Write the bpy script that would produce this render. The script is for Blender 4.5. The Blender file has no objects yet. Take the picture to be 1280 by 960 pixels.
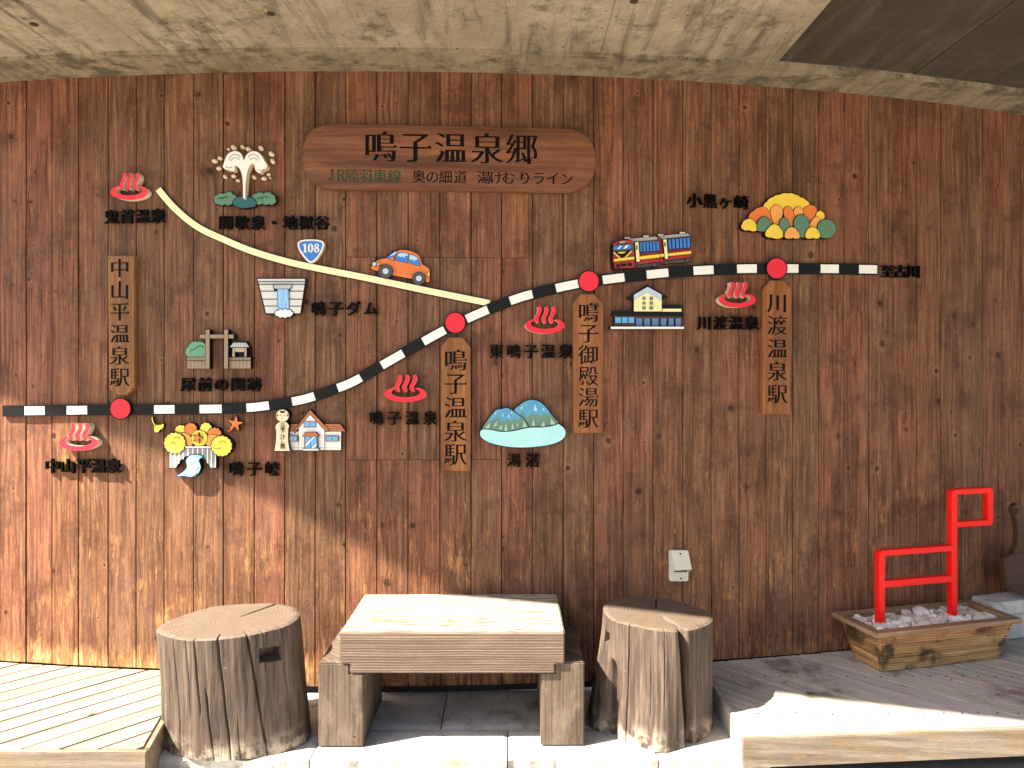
import bpy, bmesh, math, random
from mathutils import Vector, Matrix, noise
from mathutils.geometry import tessellate_polygon
random.seed(7)
PI = math.pi
S = bpy.context.scene
COL = S.collection

# ------------------------------------------------------------------ camera
EYE = 1.5
FPX = 950.0                      # focal length in pixels of the 1280 px wide photograph
cam = bpy.data.cameras.new('camera')
cam.sensor_width = 36.0
cam.lens = FPX / 1280 * 36
cam.shift_y = -20 / 1280
cam.clip_start = 0.05
cam.clip_end = 600
camo = bpy.data.objects.new('camera', cam)
camo.location = (0, 0, EYE)
camo.rotation_euler = (PI / 2, 0, 0)
COL.objects.link(camo)
S.camera = camo

# ------------------------------------------------------------------ light
SUN = Vector((0.83, 0.32, -1.0)).normalized()          # direction the light travels
elev = math.asin(-SUN.z)
w = bpy.data.worlds.new('World')
S.world = w
w.use_nodes = True
wt = w.node_tree
bg = wt.nodes['Background']
sky = wt.nodes.new('ShaderNodeTexSky')
sky.sky_type = 'NISHITA'
sky.sun_disc = False
sky.sun_elevation = elev
sky.sun_rotation = math.atan2(-SUN.x, -SUN.y)
sky.air_density = 1.0
sky.dust_density = 3.0
sky.ozone_density = 0.6
wt.links.new(sky.outputs[0], bg.inputs[0])
bg.inputs[1].default_value = 0.05
sun = bpy.data.lights.new('sun', 'SUN')
sun.energy = 5.0
sun.angle = math.radians(1.0)
sun.color = (1.0, 0.90, 0.74)
suno = bpy.data.objects.new('sun', sun)
suno.rotation_euler = SUN.to_track_quat('-Z', 'Y').to_euler()
suno.location = (-4, -3, 8)
COL.objects.link(suno)
S.view_settings.view_transform = 'Standard'
S.view_settings.look = 'None'
S.view_settings.gamma = 1
S.view_settings.use_curve_mapping = False
S.view_settings.exposure = 2.5

# ------------------------------------------------------------------ node helper
class NT:
    def __init__(s, name, rough=0.6):
        s.m = bpy.data.materials.new(name)
        s.m.use_nodes = True
        s.t = s.m.node_tree
        s.b = s.t.nodes['Principled BSDF']
        s.b.inputs['Roughness'].default_value = rough
    def n(s, typ, ins=None, **kw):
        nd = s.t.nodes.new(typ)
        for k, v in kw.items():
            setattr(nd, k, v)
        for k, v in (ins or {}).items():
            s.put(nd.inputs[k], v)
        return nd
    def put(s, sock, v):
        if isinstance(v, bpy.types.NodeSocket):
            s.t.links.new(v, sock)
        elif v is not None:
            if sock.type == 'RGBA' and hasattr(v, '__len__') and len(v) == 3:
                v = (*v, 1)
            sock.default_value = v
    def math(s, op, a, b=None, c=None, clamp=False):
        nd = s.n('ShaderNodeMath', operation=op, use_clamp=clamp)
        for i, v in enumerate((a, b, c)):
            if v is not None:
                s.put(nd.inputs[i], v)
        return nd.outputs[0]
    def vmath(s, op, a, b=None):
        nd = s.n('ShaderNodeVectorMath', operation=op)
        s.put(nd.inputs[0], a)
        if b is not None:
            s.put(nd.inputs[1], b)
        return nd.outputs[0]
    def noise(s, vec, scale=1, detail=4, rough=0.5, dist=0.0):
        nd = s.n('ShaderNodeTexNoise', {'Vector': vec, 'Scale': scale, 'Detail': detail, 'Roughness': rough, 'Distortion': dist})
        return nd.outputs[0]
    def smooth(s, v, a, b, lo=0.0, hi=1.0):
        nd = s.n('ShaderNodeMapRange', {'Value': v, 'From Min': a, 'From Max': b, 'To Min': lo, 'To Max': hi}, interpolation_type='SMOOTHSTEP')
        return nd.outputs[0]
    def mix(s, f, a, b, mode='MIX'):
        nd = s.n('ShaderNodeMix', data_type='RGBA', blend_type=mode)
        s.put(nd.inputs[0], f); s.put(nd.inputs[6], a); s.put(nd.inputs[7], b)
        return nd.outputs[2]
    def ramp(s, f, stops):
        nd = s.n('ShaderNodeValToRGB', {'Fac': f})
        e = nd.color_ramp.elements
        while len(e) < len(stops):
            e.new(0.5)
        for el, (p, c) in zip(e, stops):
            el.position = p
            el.color = (*c, 1)
        return nd.outputs[0]
    def bump(s, h, strength=0.3, dist=0.01):
        nd = s.n('ShaderNodeBump', {'Height': h, 'Strength': strength, 'Distance': dist})
        s.t.links.new(nd.outputs[0], s.b.inputs['Normal'])
    def base(s, c):
        s.put(s.b.inputs['Base Color'], c)
    def obj(s):
        return s.n('ShaderNodeTexCoord').outputs['Object']
    def pos(s):
        return s.n('ShaderNodeNewGeometry').outputs['Position']
    def rnd(s):
        return s.n('ShaderNodeObjectInfo').outputs['Random']
    def xyz(s, v):
        nd = s.n('ShaderNodeSeparateXYZ', {'Vector': v})
        return nd.outputs[0], nd.outputs[1], nd.outputs[2]
    def comb(s, x, y, z):
        nd = s.n('ShaderNodeCombineXYZ')
        for i, v in enumerate((x, y, z)):
            s.put(nd.inputs[i], v)
        return nd.outputs[0]

def wood(name, dark, mid, light, along='Z', width=0.14, ridge=0.0, knots=0.45, tone=0.25, rough=0.55, worn=None, bump=0.25,
         grain=(45, 1.3), weather=None, stain=None, spec=0.35, top=None, gritty=0.3):
    """sawn timber; along = grain axis in object space"""
    t = NT(name, rough)
    x, y, z = t.xyz(t.obj())
    if along == 'Z':
        a, b, c = x, z, y
    elif along == 'X':
        a, b, c = z, x, y
    else:
        a, b, c = x, y, z
    r = t.rnd()
    off = t.math('MULTIPLY', r, 57.3)
    off2 = t.math('MULTIPLY', r, 911.7)
    A = t.math('ADD', t.math('ADD', a, c), off)
    B = t.math('ADD', b, off2)
    kv = t.n('ShaderNodeTexVoronoi', {'Vector': t.comb(A, B, 0.0), 'Scale': 5.0}, voronoi_dimensions='2D')
    d = kv.outputs['Distance']
    ks = t.xyz(kv.outputs['Color'])
    keep = t.math('GREATER_THAN', ks[0], 1 - knots)
    kr = t.math('MULTIPLY_ADD', t.math('POWER', ks[1], 2.0), 0.075, 0.026)
    kn = t.noise(t.comb(t.math('MULTIPLY', A, 70), t.math('MULTIPLY', B, 70), 0.0), 1.0, 3)
    dd = t.math('MULTIPLY', t.math('DIVIDE', d, kr), t.math('MULTIPLY_ADD', kn, 1.2, 0.4))
    core = t.math('MULTIPLY', t.smooth(dd, 1.15, 0.55), keep)
    halo = t.math('MULTIPLY', t.smooth(dd, 3.2, 1.0), keep)
    bend = t.math('MULTIPLY', t.smooth(d, 0.45, 0.0), keep)
    warp = t.noise(t.comb(t.math('MULTIPLY', A, 3.0), t.math('MULTIPLY', B, 0.9), 0.0), 1.0, 2)
    ga = t.math('ADD', t.math('MULTIPLY', A, grain[0]), t.math('MULTIPLY', bend, 0.45))
    ga = t.math('ADD', ga, t.math('MULTIPLY', warp, 0.8))
    med = t.noise(t.comb(ga, t.math('MULTIPLY', B, grain[1]), t.math('MULTIPLY', c, 20)), 1.0, 5, 0.6, 0.0)
    fine = t.noise(t.comb(t.math('MULTIPLY', ga, 6.0), t.math('MULTIPLY', B, 14.0), t.math('MULTIPLY', c, 120)), 1.0, 5, 0.7)
    f = t.math('ADD', t.math('MULTIPLY', med, 0.75), t.math('MULTIPLY', fine, 0.25))
    col = t.ramp(f, [(0.33, dark), (0.5, mid), (0.68, light)])
    blot = t.noise(t.comb(t.math('MULTIPLY', A, 9.0), t.math('MULTIPLY', B, 2.2), 3.0), 1.0, 5, 0.6)
    col = t.mix(t.smooth(blot, 0.5, 0.75, 0, 0.75), col, dark)
    col = t.mix(t.smooth(blot, 0.48, 0.28, 0, 0.45), col, light)
    # board to board tone
    k = t.math('MULTIPLY_ADD', r, 2 * tone, 1 - tone)
    col = t.mix(1.0, col, t.comb(k, t.math('MULTIPLY_ADD', t.math('FRACT', t.math('MULTIPLY', r, 17.0)), 0.06, 0.97), t.math('MULTIPLY_ADD', t.math('FRACT', t.math('MULTIPLY', r, 31.0)), 0.10, 0.95)), 'MULTIPLY')
    hl = t.math('GREATER_THAN', ks[2], 0.5)
    col = t.mix(t.math('MULTIPLY', halo, 0.35), col, t.mix(hl, dark, light))
    col = t.mix(t.math('MULTIPLY', core, 0.85), col, tuple(v * 0.35 for v in dark))
    if worn:
        worn(t, a, b, A, B, fine, med, col_in := col)
        col = t.worn_out
    if weather:
        wn = t.noise(t.comb(t.math('MULTIPLY', A, 14.0), t.math('MULTIPLY', B, 5.0), 9.0), 1.0, 6, 0.7)
        col = t.mix(t.smooth(wn, 0.47, 0.62, 0, weather[1]), col, weather[0])
    if stain:
        px = t.noise(t.pos(), stain[1], 5, 0.65)
        col = t.mix(t.smooth(px, stain[2], stain[2] + 0.16, 0, stain[3]), col, stain[0])
    h = t.math('SUBTRACT', t.math('ADD', t.math('MULTIPLY', fine, 0.6), t.math('MULTIPLY', med, 0.6)), t.math('MULTIPLY', core, 0.5))
    if ridge:
        rg = t.math('SINE', t.math('ADD', t.math('MULTIPLY', t.math('ADD', a, c), 2 * PI / ridge), t.math('MULTIPLY', t.noise(t.comb(t.math('MULTIPLY', a, 9), t.math('MULTIPLY', b, 2.0), t.math('MULTIPLY', c, 9)), 1, 3), 9.0)))
        col = t.mix(t.smooth(rg, 0.2, -1.0, 0, 0.42), col, dark)
        h = t.math('ADD', h, t.math('MULTIPLY', rg, 0.2))
    gn = t.noise(t.comb(t.math('MULTIPLY', A, 330), t.math('MULTIPLY', B, 55), t.math('MULTIPLY', c, 330)), 1.0, 3, 0.7)
    gk = t.math('MULTIPLY_ADD', gn, 2.6 * gritty, 1 - 1.3 * gritty)
    col = t.mix(1.0, col, t.comb(gk, gk, gk), 'MULTIPLY')
    if top:
        nz = t.xyz(t.n('ShaderNodeTexCoord').outputs['Normal'])[2]
        tn = t.noise(t.comb(t.math('MULTIPLY', a, 60), t.math('MULTIPLY', b, 7), t.math('MULTIPLY', c, 60)), 1.0, 6, 0.7)
        col = t.mix(t.math('MULTIPLY', t.smooth(nz, 0.3, 0.9), t.smooth(tn, 0.62, 0.42, 0.1, 0.95)), col, top)
    t.base(col)
    t.b.inputs['Specular IOR Level'].default_value = spec
    t.bump(h, bump, 0.004)
    t.put(t.b.inputs['Roughness'], t.math('MULTIPLY_ADD', fine, 0.3, rough - 0.15))
    return t.m

def wall_worn(t, a, b, A, B, fine, med, col):
    wz = t.xyz(t.pos())[2]
    # rubbed-through stain: dense near the foot of the wall, streaky higher up
    n1 = t.noise(t.comb(t.math('MULTIPLY', A, 40.0), t.math('MULTIPLY', B, 6.5), 5.0), 1.0, 7, 0.76)
    n2 = t.noise(t.comb(t.math('MULTIPLY', A, 90.0), t.math('MULTIPLY', B, 5.0), 5.0), 1.0, 3, 0.6)
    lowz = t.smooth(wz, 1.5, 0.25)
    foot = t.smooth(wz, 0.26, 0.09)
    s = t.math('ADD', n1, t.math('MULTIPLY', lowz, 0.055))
    wx = t.smooth(t.xyz(t.pos())[0], 0.2, -1.6)  # gain towards the left: golden sun glow painted on top of the real wear
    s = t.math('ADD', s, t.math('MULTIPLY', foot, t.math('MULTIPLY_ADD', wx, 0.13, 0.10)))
    s = t.math('ADD', s, t.math('MULTIPLY', t.math('SUBTRACT', n2, 0.5), 0.35))
    pn = t.noise(t.pos(), 3.3, 4, 0.6)
    pz = t.math('MULTIPLY', t.smooth(pn, 0.52, 0.66), t.smooth(wz, 1.5, 0.9))
    s = t.math('ADD', s, t.math('MULTIPLY', pz, 0.10))
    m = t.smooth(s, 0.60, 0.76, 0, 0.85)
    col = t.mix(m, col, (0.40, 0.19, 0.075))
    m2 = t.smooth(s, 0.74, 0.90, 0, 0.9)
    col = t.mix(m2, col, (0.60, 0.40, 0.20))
    # bleached purple-grey bloom, then small light flecks where the stain has flaked
    bl = t.noise(t.comb(t.math('MULTIPLY', A, 11.0), t.math('MULTIPLY', B, 1.6), 25.0), 1.0, 5, 0.6)
    col = t.mix(t.smooth(bl, 0.50, 0.66, 0, 0.45), col, (0.165, 0.088, 0.066))
    fk = t.noise(t.comb(t.math('MULTIPLY', A, 150.0), t.math('MULTIPLY', B, 13.0), 35.0), 1.0, 6, 0.75)
    col = t.mix(t.smooth(fk, 0.56, 0.70, 0, 0.7), col, (0.40, 0.21, 0.11))
    dk = t.noise(t.comb(t.math('MULTIPLY', A, 190.0), t.math('MULTIPLY', B, 8.0), 45.0), 1.0, 6, 0.75)
    col = t.mix(t.smooth(dk, 0.54, 0.68, 0, 0.75), col, (0.032, 0.013, 0.008))
    # water marks, dark
    n3 = t.noise(t.comb(t.math('MULTIPLY', A, 7.0), t.math('MULTIPLY', B, 1.1), 15.0), 1.0, 4, 0.6)
    sc = t.noise(t.pos(), 5.5, 7, 0.72)
    col = t.mix(t.smooth(sc, 0.50, 0.64, 0, 0.5), col, (0.055, 0.025, 0.017))
    col = t.mix(t.smooth(n3, 0.54, 0.68, 0, 0.5), col, (0.052, 0.022, 0.013))
    t.worn_out = col

M = {}
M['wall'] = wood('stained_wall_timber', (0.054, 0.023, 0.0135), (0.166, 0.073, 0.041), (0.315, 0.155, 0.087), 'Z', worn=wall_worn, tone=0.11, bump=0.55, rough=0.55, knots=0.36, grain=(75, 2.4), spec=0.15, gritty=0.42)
M['sign'] = wood('sign_board_timber', (0.11, 0.038, 0.011), (0.215, 0.080, 0.022), (0.34, 0.145, 0.045), 'Z', knots=0.12, tone=0.12, bump=0.12, rough=0.45)
M['title'] = wood('title_board_timber', (0.060, 0.019, 0.010), (0.150, 0.054, 0.026), (0.27, 0.110, 0.050), 'X', knots=0.2, tone=0.02, bump=0.12, rough=0.45, grain=(30, 0.9))
M['slab'] = wood('weathered_table_timber', (0.070, 0.044, 0.032), (0.130, 0.088, 0.066), (0.22, 0.160, 0.125), 'X', ridge=0.0105, knots=0.03, top=(0.36, 0.325, 0.275), tone=0.02, bump=0.7, rough=0.75, grain=(110, 1.0))
M['leg'] = wood('weathered_block_timber', (0.040, 0.026, 0.018), (0.088, 0.059, 0.043), (0.155, 0.112, 0.084), 'Z', knots=0.12, tone=0.03, bump=0.8, rough=0.75, grain=(85, 1.2), weather=((0.24, 0.19, 0.15), 0.3))
M['deck_light'] = wood('pale_deck_timber', (0.11, 0.09, 0.066), (0.235, 0.202, 0.155), (0.34, 0.305, 0.24), 'X', knots=0.1, tone=0.14, bump=0.4, rough=0.75)
M['deck_grey'] = wood('grey_deck_timber', (0.30, 0.26, 0.22), (0.44, 0.395, 0.345), (0.56, 0.51, 0.455), 'X', knots=0.15, tone=0.07, bump=0.5, rough=0.75, stain=((0.075, 0.058, 0.045), 3.0, 0.52, 0.8))
M['fascia'] = wood('deck_fascia_timber', (0.085, 0.066, 0.05), (0.17, 0.138, 0.108), (0.27, 0.228, 0.185), 'X', knots=0.1, tone=0.05, bump=0.6, rough=0.75, weather=((0.20, 0.125, 0.06), 0.6))
M['planter'] = wood('planter_timber', (0.07, 0.038, 0.02), (0.50, 0.265, 0.10), (0.78, 0.50, 0.23), 'X', ridge=0.013, knots=0.5, tone=0.22, stain=((0.030, 0.018, 0.012), 6.5, 0.49, 0.88), bump=0.6, rough=0.6, grain=(28, 1.0))
M['rim'] = wood('planter_rim_timber', (0.11, 0.065, 0.035), (0.29, 0.185, 0.105), (0.46, 0.32, 0.19), 'X', knots=0.1, tone=0.1, bump=0.5, rough=0.65)
M['bench'] = wood('brown_bench_timber', (0.035, 0.018, 0.011), (0.060, 0.032, 0.020), (0.09, 0.050, 0.032), 'X', knots=0, tone=0.02, bump=0.15, rough=0.4)

def plain(name, c, rough=0.4, var=0.06, scale=60, bump=0.0, spec=0.3):
    t = NT(name, rough)
    n = t.noise(t.pos(), scale, 3, 0.6)
    n2 = t.noise(t.pos(), 17, 5, 0.7)
    k = t.math('ADD', t.math('MULTIPLY_ADD', n, 2 * var, 0.96 - var), t.math('MULTIPLY', t.math('SUBTRACT', n2, 0.42), 0.22))
    t.base(t.mix(1.0, c, t.comb(k, k, k), 'MULTIPLY'))
    t.put(t.b.inputs['Roughness'], t.math('MULTIPLY_ADD', n, 0.2, rough - 0.1))
    t.b.inputs['Specular IOR Level'].default_value = spec
    if bump:
        t.bump(n, bump, 0.002)
    return t.m
def P_(key, *a, **k):
    M[key] = plain('paint_' + key, *a, **k)
P_('black', (0.008, 0.008, 0.009), 0.4, spec=0.15)
P_('letter', (0.002, 0.002, 0.0022), 0.35, spec=0.06)
P_('ink', (0.006, 0.005, 0.005), 0.5, 0.25, 120, spec=0.06)
P_('green_ink', (0.014, 0.060, 0.028), 0.5, 0.3, 150, spec=0.1)
P_('rail_black', (0.007, 0.008, 0.009), 0.35, spec=0.15)
P_('white', (0.82, 0.82, 0.80), 0.35)
P_('cream', (0.66, 0.57, 0.43), 0.6)
P_('road', (0.84, 0.80, 0.50), 0.4)
P_('red', (0.72, 0.022, 0.045), 0.35)
P_('steel_red', (0.82, 0.012, 0.010), 0.35, 0.03, spec=0.25)
P_('bush', (0.10, 0.22, 0.145), 0.45)
P_('teal', (0.02, 0.11, 0.125), 0.4)
P_('mint', (0.13, 0.30, 0.20), 0.45)
P_('grey', (0.42, 0.43, 0.44), 0.4)
P_('pale_grey', (0.60, 0.63, 0.63), 0.4)
P_('mid_grey', (0.22, 0.23, 0.25), 0.4)
P_('dark_grey', (0.07, 0.072, 0.08), 0.4)
P_('blue', (0.045, 0.20, 0.62), 0.3)
P_('sky_blue', (0.13, 0.42, 0.80), 0.3)
P_('light_blue', (0.38, 0.66, 0.88), 0.3)
P_('water_blue', (0.22, 0.45, 0.80), 0.35)
P_('orange', (0.74, 0.20, 0.045), 0.35)
P_('light_orange', (0.80, 0.36, 0.09), 0.4)
P_('yellow', (0.80, 0.58, 0.07), 0.4)
P_('lemon', (0.82, 0.68, 0.10), 0.4)
P_('pale_yellow', (0.84, 0.78, 0.42), 0.4)
P_('skin', (0.80, 0.68, 0.46), 0.4)
P_('tan', (0.27, 0.21, 0.145), 0.5)
P_('tan_light', (0.42, 0.33, 0.235), 0.5)
P_('roof_brown', (0.42, 0.145, 0.065), 0.45)
P_('train_red', (0.36, 0.03, 0.03), 0.35)
P_('navy', (0.02, 0.045, 0.10), 0.3)
P_('lagoon', (0.40, 0.78, 0.80), 0.35)
P_('slope_green', (0.13, 0.25, 0.20), 0.4)
P_('slope_pale', (0.33, 0.55, 0.42), 0.4)
P_('peak_blue', (0.09, 0.33, 0.53), 0.4)
P_('teal_glass', (0.10, 0.25, 0.30), 0.4)
P_('pale_blue', (0.45, 0.58, 0.72), 0.4)
P_('slate_blue', (0.10, 0.20, 0.42), 0.4)
P_('brown', (0.10, 0.05, 0.03), 0.5)
P_('plastic', (0.62, 0.60, 0.53), 0.4, 0.08, 40)
P_('screw', (0.06, 0.055, 0.05), 0.4)
P_('void', (0.02, 0.017, 0.015), 0.8)
P_('nail', (0.05, 0.035, 0.03), 0.6)

def stump_mat():
    t = NT('stump_side_wood', 0.7)
    x, y, z = t.xyz(t.obj())
    ang = t.math('ARCTAN2', y, x)
    v = t.comb(t.math('MULTIPLY', x, 60), t.math('MULTIPLY', y, 60), t.math('MULTIPLY', z, 3.0))
    g = t.noise(v, 1, 5, 0.65, 0.5)
    v2 = t.comb(t.math('MULTIPLY', x, 12), t.math('MULTIPLY', y, 12), t.math('MULTIPLY', z, 1.6))
    b = t.noise(v2, 1, 5, 0.6)
    c = t.ramp(g, [(0.33, (0.019, 0.0115, 0.008)), (0.5, (0.058, 0.038, 0.027)), (0.67, (0.118, 0.083, 0.060))])
    c = t.mix(t.smooth(b, 0.5, 0.72, 0, 0.6), c, (0.13, 0.09, 0.07))
    n3 = t.noise(t.pos(), 26, 6, 0.7)
    c = t.mix(t.smooth(n3, 0.64, 0.74, 0, 0.4), c, (0.36, 0.30, 0.24))
    foot = t.math('MULTIPLY', t.smooth(z, 0.10, 0.0), t.smooth(t.noise(t.pos(), 14, 5, 0.6), 0.42, 0.6))
    c = t.mix(t.math('MULTIPLY', foot, 0.7), c, (0.50, 0.43, 0.34))
    t.base(c)
    t.bump(t.math('ADD', g, t.math('MULTIPLY', n3, 0.3)), 0.7, 0.006)
    return t.m
def stump_top_mat():
    t = NT('stump_end_grain', 0.75)
    x, y, z = t.xyz(t.obj())
    wob = t.noise(t.obj(), 5, 3, 0.5)
    r = t.math('SQRT', t.math('ADD', t.math('MULTIPLY', x, x), t.math('MULTIPLY', t.math('MULTIPLY', y, y), 1.3)))
    r = t.math('ADD', r, t.math('MULTIPLY', wob, 0.05))
    ring = t.math('SINE', t.math('MULTIPLY', r, 430))
    ang = t.math('ARCTAN2', y, x)
    rad = t.noise(t.comb(t.math('MULTIPLY', ang, 26), t.math('MULTIPLY', r, 9.0), 0.0), 1.0, 4, 0.6)
    fine = t.noise(t.obj(), 55, 6, 0.75)
    f = t.math('ADD', t.math('MULTIPLY_ADD', t.math('MULTIPLY', ring, t.math('ADD', wob, 0.1)), 0.09, 0.28), t.math('ADD', t.math('MULTIPLY', fine, 0.25), t.math('MULTIPLY', rad, 0.15)))
    c = t.ramp(f, [(0.3, (0.050, 0.032, 0.022)), (0.5, (0.100, 0.068, 0.048)), (0.75, (0.17, 0.122, 0.088))])
    c = t.mix(t.smooth(rad, 0.56, 0.66, 0, 0.8), c, (0.05, 0.034, 0.025))
    bt = t.noise(t.obj(), 9, 6, 0.7)
    c = t.mix(t.smooth(bt, 0.5, 0.68, 0, 0.5), c, (0.10, 0.075, 0.06))
    t.base(c)
    t.bump(t.math('ADD', f, rad), 0.5, 0.003)
    return t.m
M['stump'] = stump_mat()
M['stump_top'] = stump_top_mat()

def concrete(name, base, dark, light, streak=0.5, yellow=0.0, bump=0.4, blot=(0.52, 0.68)):
    t = NT(name, 0.85)
    x, y, z = t.xyz(t.pos())
    s1 = t.noise(t.comb(t.math('MULTIPLY', x, 13), t.math('MULTIPLY', y, 1.3), z), 1, 6, 0.68, 0.5)
    s2 = t.noise(t.pos(), 2.3, 7, 0.68)
    s3 = t.noise(t.pos(), 34, 5, 0.65)
    s4 = t.noise(t.pos(), 7.5, 6, 0.72)
    c = t.mix(t.smooth(s2, 0.35, 0.65), base, light)
    c = t.mix(t.smooth(s1, 0.48, 0.68, 0, streak), c, dark)
    k = t.math('ADD', t.math('MULTIPLY', s4, 0.7), t.math('MULTIPLY', s2, 0.3))
    c = t.mix(t.smooth(k, blot[0], blot[1], 0, 0.85), c, dark)
    c = t.mix(t.smooth(s3, 0.35, 0.7, 0, 0.3), c, tuple(v * 0.5 for v in base))
    pit = t.n('ShaderNodeTexVoronoi', {'Vector': t.pos(), 'Scale': 22.0})
    pm = t.math('MULTIPLY', t.smooth(pit.outputs['Distance'], 0.16, 0.06), t.math('GREATER_THAN', t.xyz(pit.outputs['Color'])[0], 0.8))
    c = t.mix(t.math('MULTIPLY', pm, 0.7), c, tuple(v * 0.4 for v in dark))
    t.base(c)
    t.bump(t.math('SUBTRACT', t.math('ADD', s3, t.math('MULTIPLY', s4, 1.2)), pm), bump, 0.012)
    return t.m
M['ceiling'] = concrete('stained_soffit_concrete', (0.29, 0.245, 0.178), (0.058, 0.048, 0.034), (0.40, 0.35, 0.262), 0.75, bump=0.7, blot=(0.49, 0.66))
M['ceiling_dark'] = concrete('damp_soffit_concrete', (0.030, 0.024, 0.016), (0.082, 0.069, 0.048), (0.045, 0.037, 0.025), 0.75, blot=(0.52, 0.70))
M['band'] = concrete('soffit_edge_concrete', (0.24, 0.20, 0.135), (0.055, 0.045, 0.03), (0.33, 0.28, 0.195), 0.5, bump=0.6, blot=(0.46, 0.60))
M['pad'] = concrete('grey_slab_concrete', (0.38, 0.36, 0.325), (0.17, 0.135, 0.09), (0.48, 0.47, 0.44), 0.1, bump=0.3, blot=(0.49, 0.64))
M['paver'] = concrete('pale_paver_concrete', (0.42, 0.39, 0.34), (0.22, 0.19, 0.15), (0.52, 0.49, 0.43), 0.1, bump=0.4)
M['block'] = concrete('white_rough_stone', (0.50, 0.49, 0.46), (0.22, 0.18, 0.13), (0.66, 0.65, 0.62), 0.1, bump=0.5, blot=(0.56, 0.66))
M['ground'] = concrete('pale_ground_concrete', (0.22, 0.195, 0.16), (0.14, 0.12, 0.095), (0.26, 0.235, 0.195), 0.1, bump=0.3, blot=(0.6, 0.8))
def pebble_mat():
    t = NT('pebble_stone', 0.7)
    r = t.rnd()
    c = t.ramp(r, [(0.0, (0.46, 0.38, 0.31)), (0.2, (0.70, 0.62, 0.53)), (0.4, (0.62, 0.57, 0.51)), (0.7, (0.80, 0.77, 0.72)), (1.0, (0.85, 0.83, 0.80))])
    n = t.noise(t.obj(), 60, 5, 0.65)
    c = t.mix(t.smooth(n, 0.45, 0.7, 0, 0.5), c, (0.28, 0.22, 0.18))
    t.base(c); t.bump(n, 0.4, 0.004)
    return t.m
M['pebble'] = pebble_mat()

# ------------------------------------------------------------------ object helpers
def link(name, me, mat, parent=None):
    o = bpy.data.objects.new(name, me)
    if mat is not None and me is not None and not me.materials:
        me.materials.append(mat)
    COL.objects.link(o)
    if parent is not None:
        o.parent = parent
    return o
def tag(o, label=None, cat=None, group=None, kind=None):
    for k, v in (('label', label), ('category', cat), ('group', group), ('kind', kind)):
        if v:
            o[k] = v
    return o
def thing(name, label, cat, loc=(0, 0, 0), mat=None, group=None, kind=None):
    o = bpy.data.objects.new(name, None)
    o.empty_display_size = 0.05
    COL.objects.link(o)
    if mat is not None:
        o.matrix_world = mat
    else:
        o.location = loc
    return tag(o, label, cat, group, kind)
def bm_mesh(bm, name='mesh'):
    bmesh.ops.recalc_face_normals(bm, faces=bm.faces)
    me = bpy.data.meshes.new(name)
    bm.to_mesh(me); bm.free()
    return me
def smooth_mesh(me, ang=40):
    me.polygons.foreach_set('use_smooth', [True] * len(me.polygons))
    try:
        me.set_sharp_from_angle(angle=math.radians(ang))
    except Exception:
        pass
    return me
def box(bm, lo, hi, bev=0.0, mat=None):
    r = bmesh.ops.create_cube(bm, size=1)
    vs = r['verts']
    for v in vs:
        v.co = Vector([(lo[i] + hi[i]) / 2 + v.co[i] * (hi[i] - lo[i]) for i in range(3)])
    if bev:
        es = list({e for v in vs for e in v.link_edges})
        r2 = bmesh.ops.bevel(bm, geom=es, offset=bev, segments=2, affect='EDGES', clamp_overlap=True)
        vs = list({v for f in r2['faces'] for v in f.verts} | {v for v in vs if v.is_valid})
    if mat is not None:
        for v in vs:
            if v.is_valid:
                v.co = mat @ v.co
    return vs
def box_obj(name, lo, hi, m, parent, bev=0.003, mat=None):
    bm = bmesh.new()
    box(bm, lo, hi, bev, mat)
    return link(name, bm_mesh(bm, name), m, parent)

def area(p):
    return 0.5 * sum(p[i][0] * p[(i + 1) % len(p)][1] - p[(i + 1) % len(p)][0] * p[i][1] for i in range(len(p)))
def add_prism(bm, poly, z0, z1, fn=None):
    """extruded polygon, local xy outline, z0..z1"""
    if area(poly) < 0:
        poly = poly[::-1]
    n = len(poly)
    if fn is None:
        fn = lambda x, y, z: (x, y, z)
    top = [bm.verts.new(fn(x, y, z1)) for x, y in poly]
    bot = [bm.verts.new(fn(x, y, z0)) for x, y in poly]
    tris = tessellate_polygon([[Vector((x, y, 0)) for x, y in poly]])
    for t in tris:
        try:
            bm.faces.new([top[i] for i in t])
            bm.faces.new([bot[i] for i in reversed(t)])
        except ValueError:
            pass
    for i in range(n):
        j = (i + 1) % n
        bm.faces.new((top[i], bot[i], bot[j], top[j]))
def prism_mesh(poly, z0, z1):
    bm = bmesh.new()
    add_prism(bm, poly, z0, z1)
    return bm_mesh(bm)
def offset_poly(p, d):
    if area(p) < 0:
        p = p[::-1]
    out = []
    n = len(p)
    for i in range(n):
        a, b, c = Vector(p[i - 1]), Vector(p[i]), Vector(p[(i + 1) % n])
        e1, e2 = (b - a), (c - b)
        if e1.length < 1e-9 or e2.length < 1e-9:
            out.append(tuple(b)); continue
        e1.normalize(); e2.normalize()
        n1, n2 = Vector((e1.y, -e1.x)), Vector((e2.y, -e2.x))
        m = n1 + n2
        if m.length < 0.2:
            m = n1
        m.normalize()
        k = 1 / max(m.dot(n1), 0.6)
        out.append((b.x + m.x * d * k, b.y + m.y * d * k))
    return out
def scallop(pts, bulge=0.35, n=5):
    if area(pts) < 0:
        pts = pts[::-1]
    out = []
    for i in range(len(pts)):
        a, b = Vector(pts[i]), Vector(pts[(i + 1) % len(pts)])
        e = b - a
        nn = Vector((e.y, -e.x))
        for k in range(n):
            u = k / n
            out.append(tuple(a + e * u + nn * bulge * math.sin(PI * u)))
    return out
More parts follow.
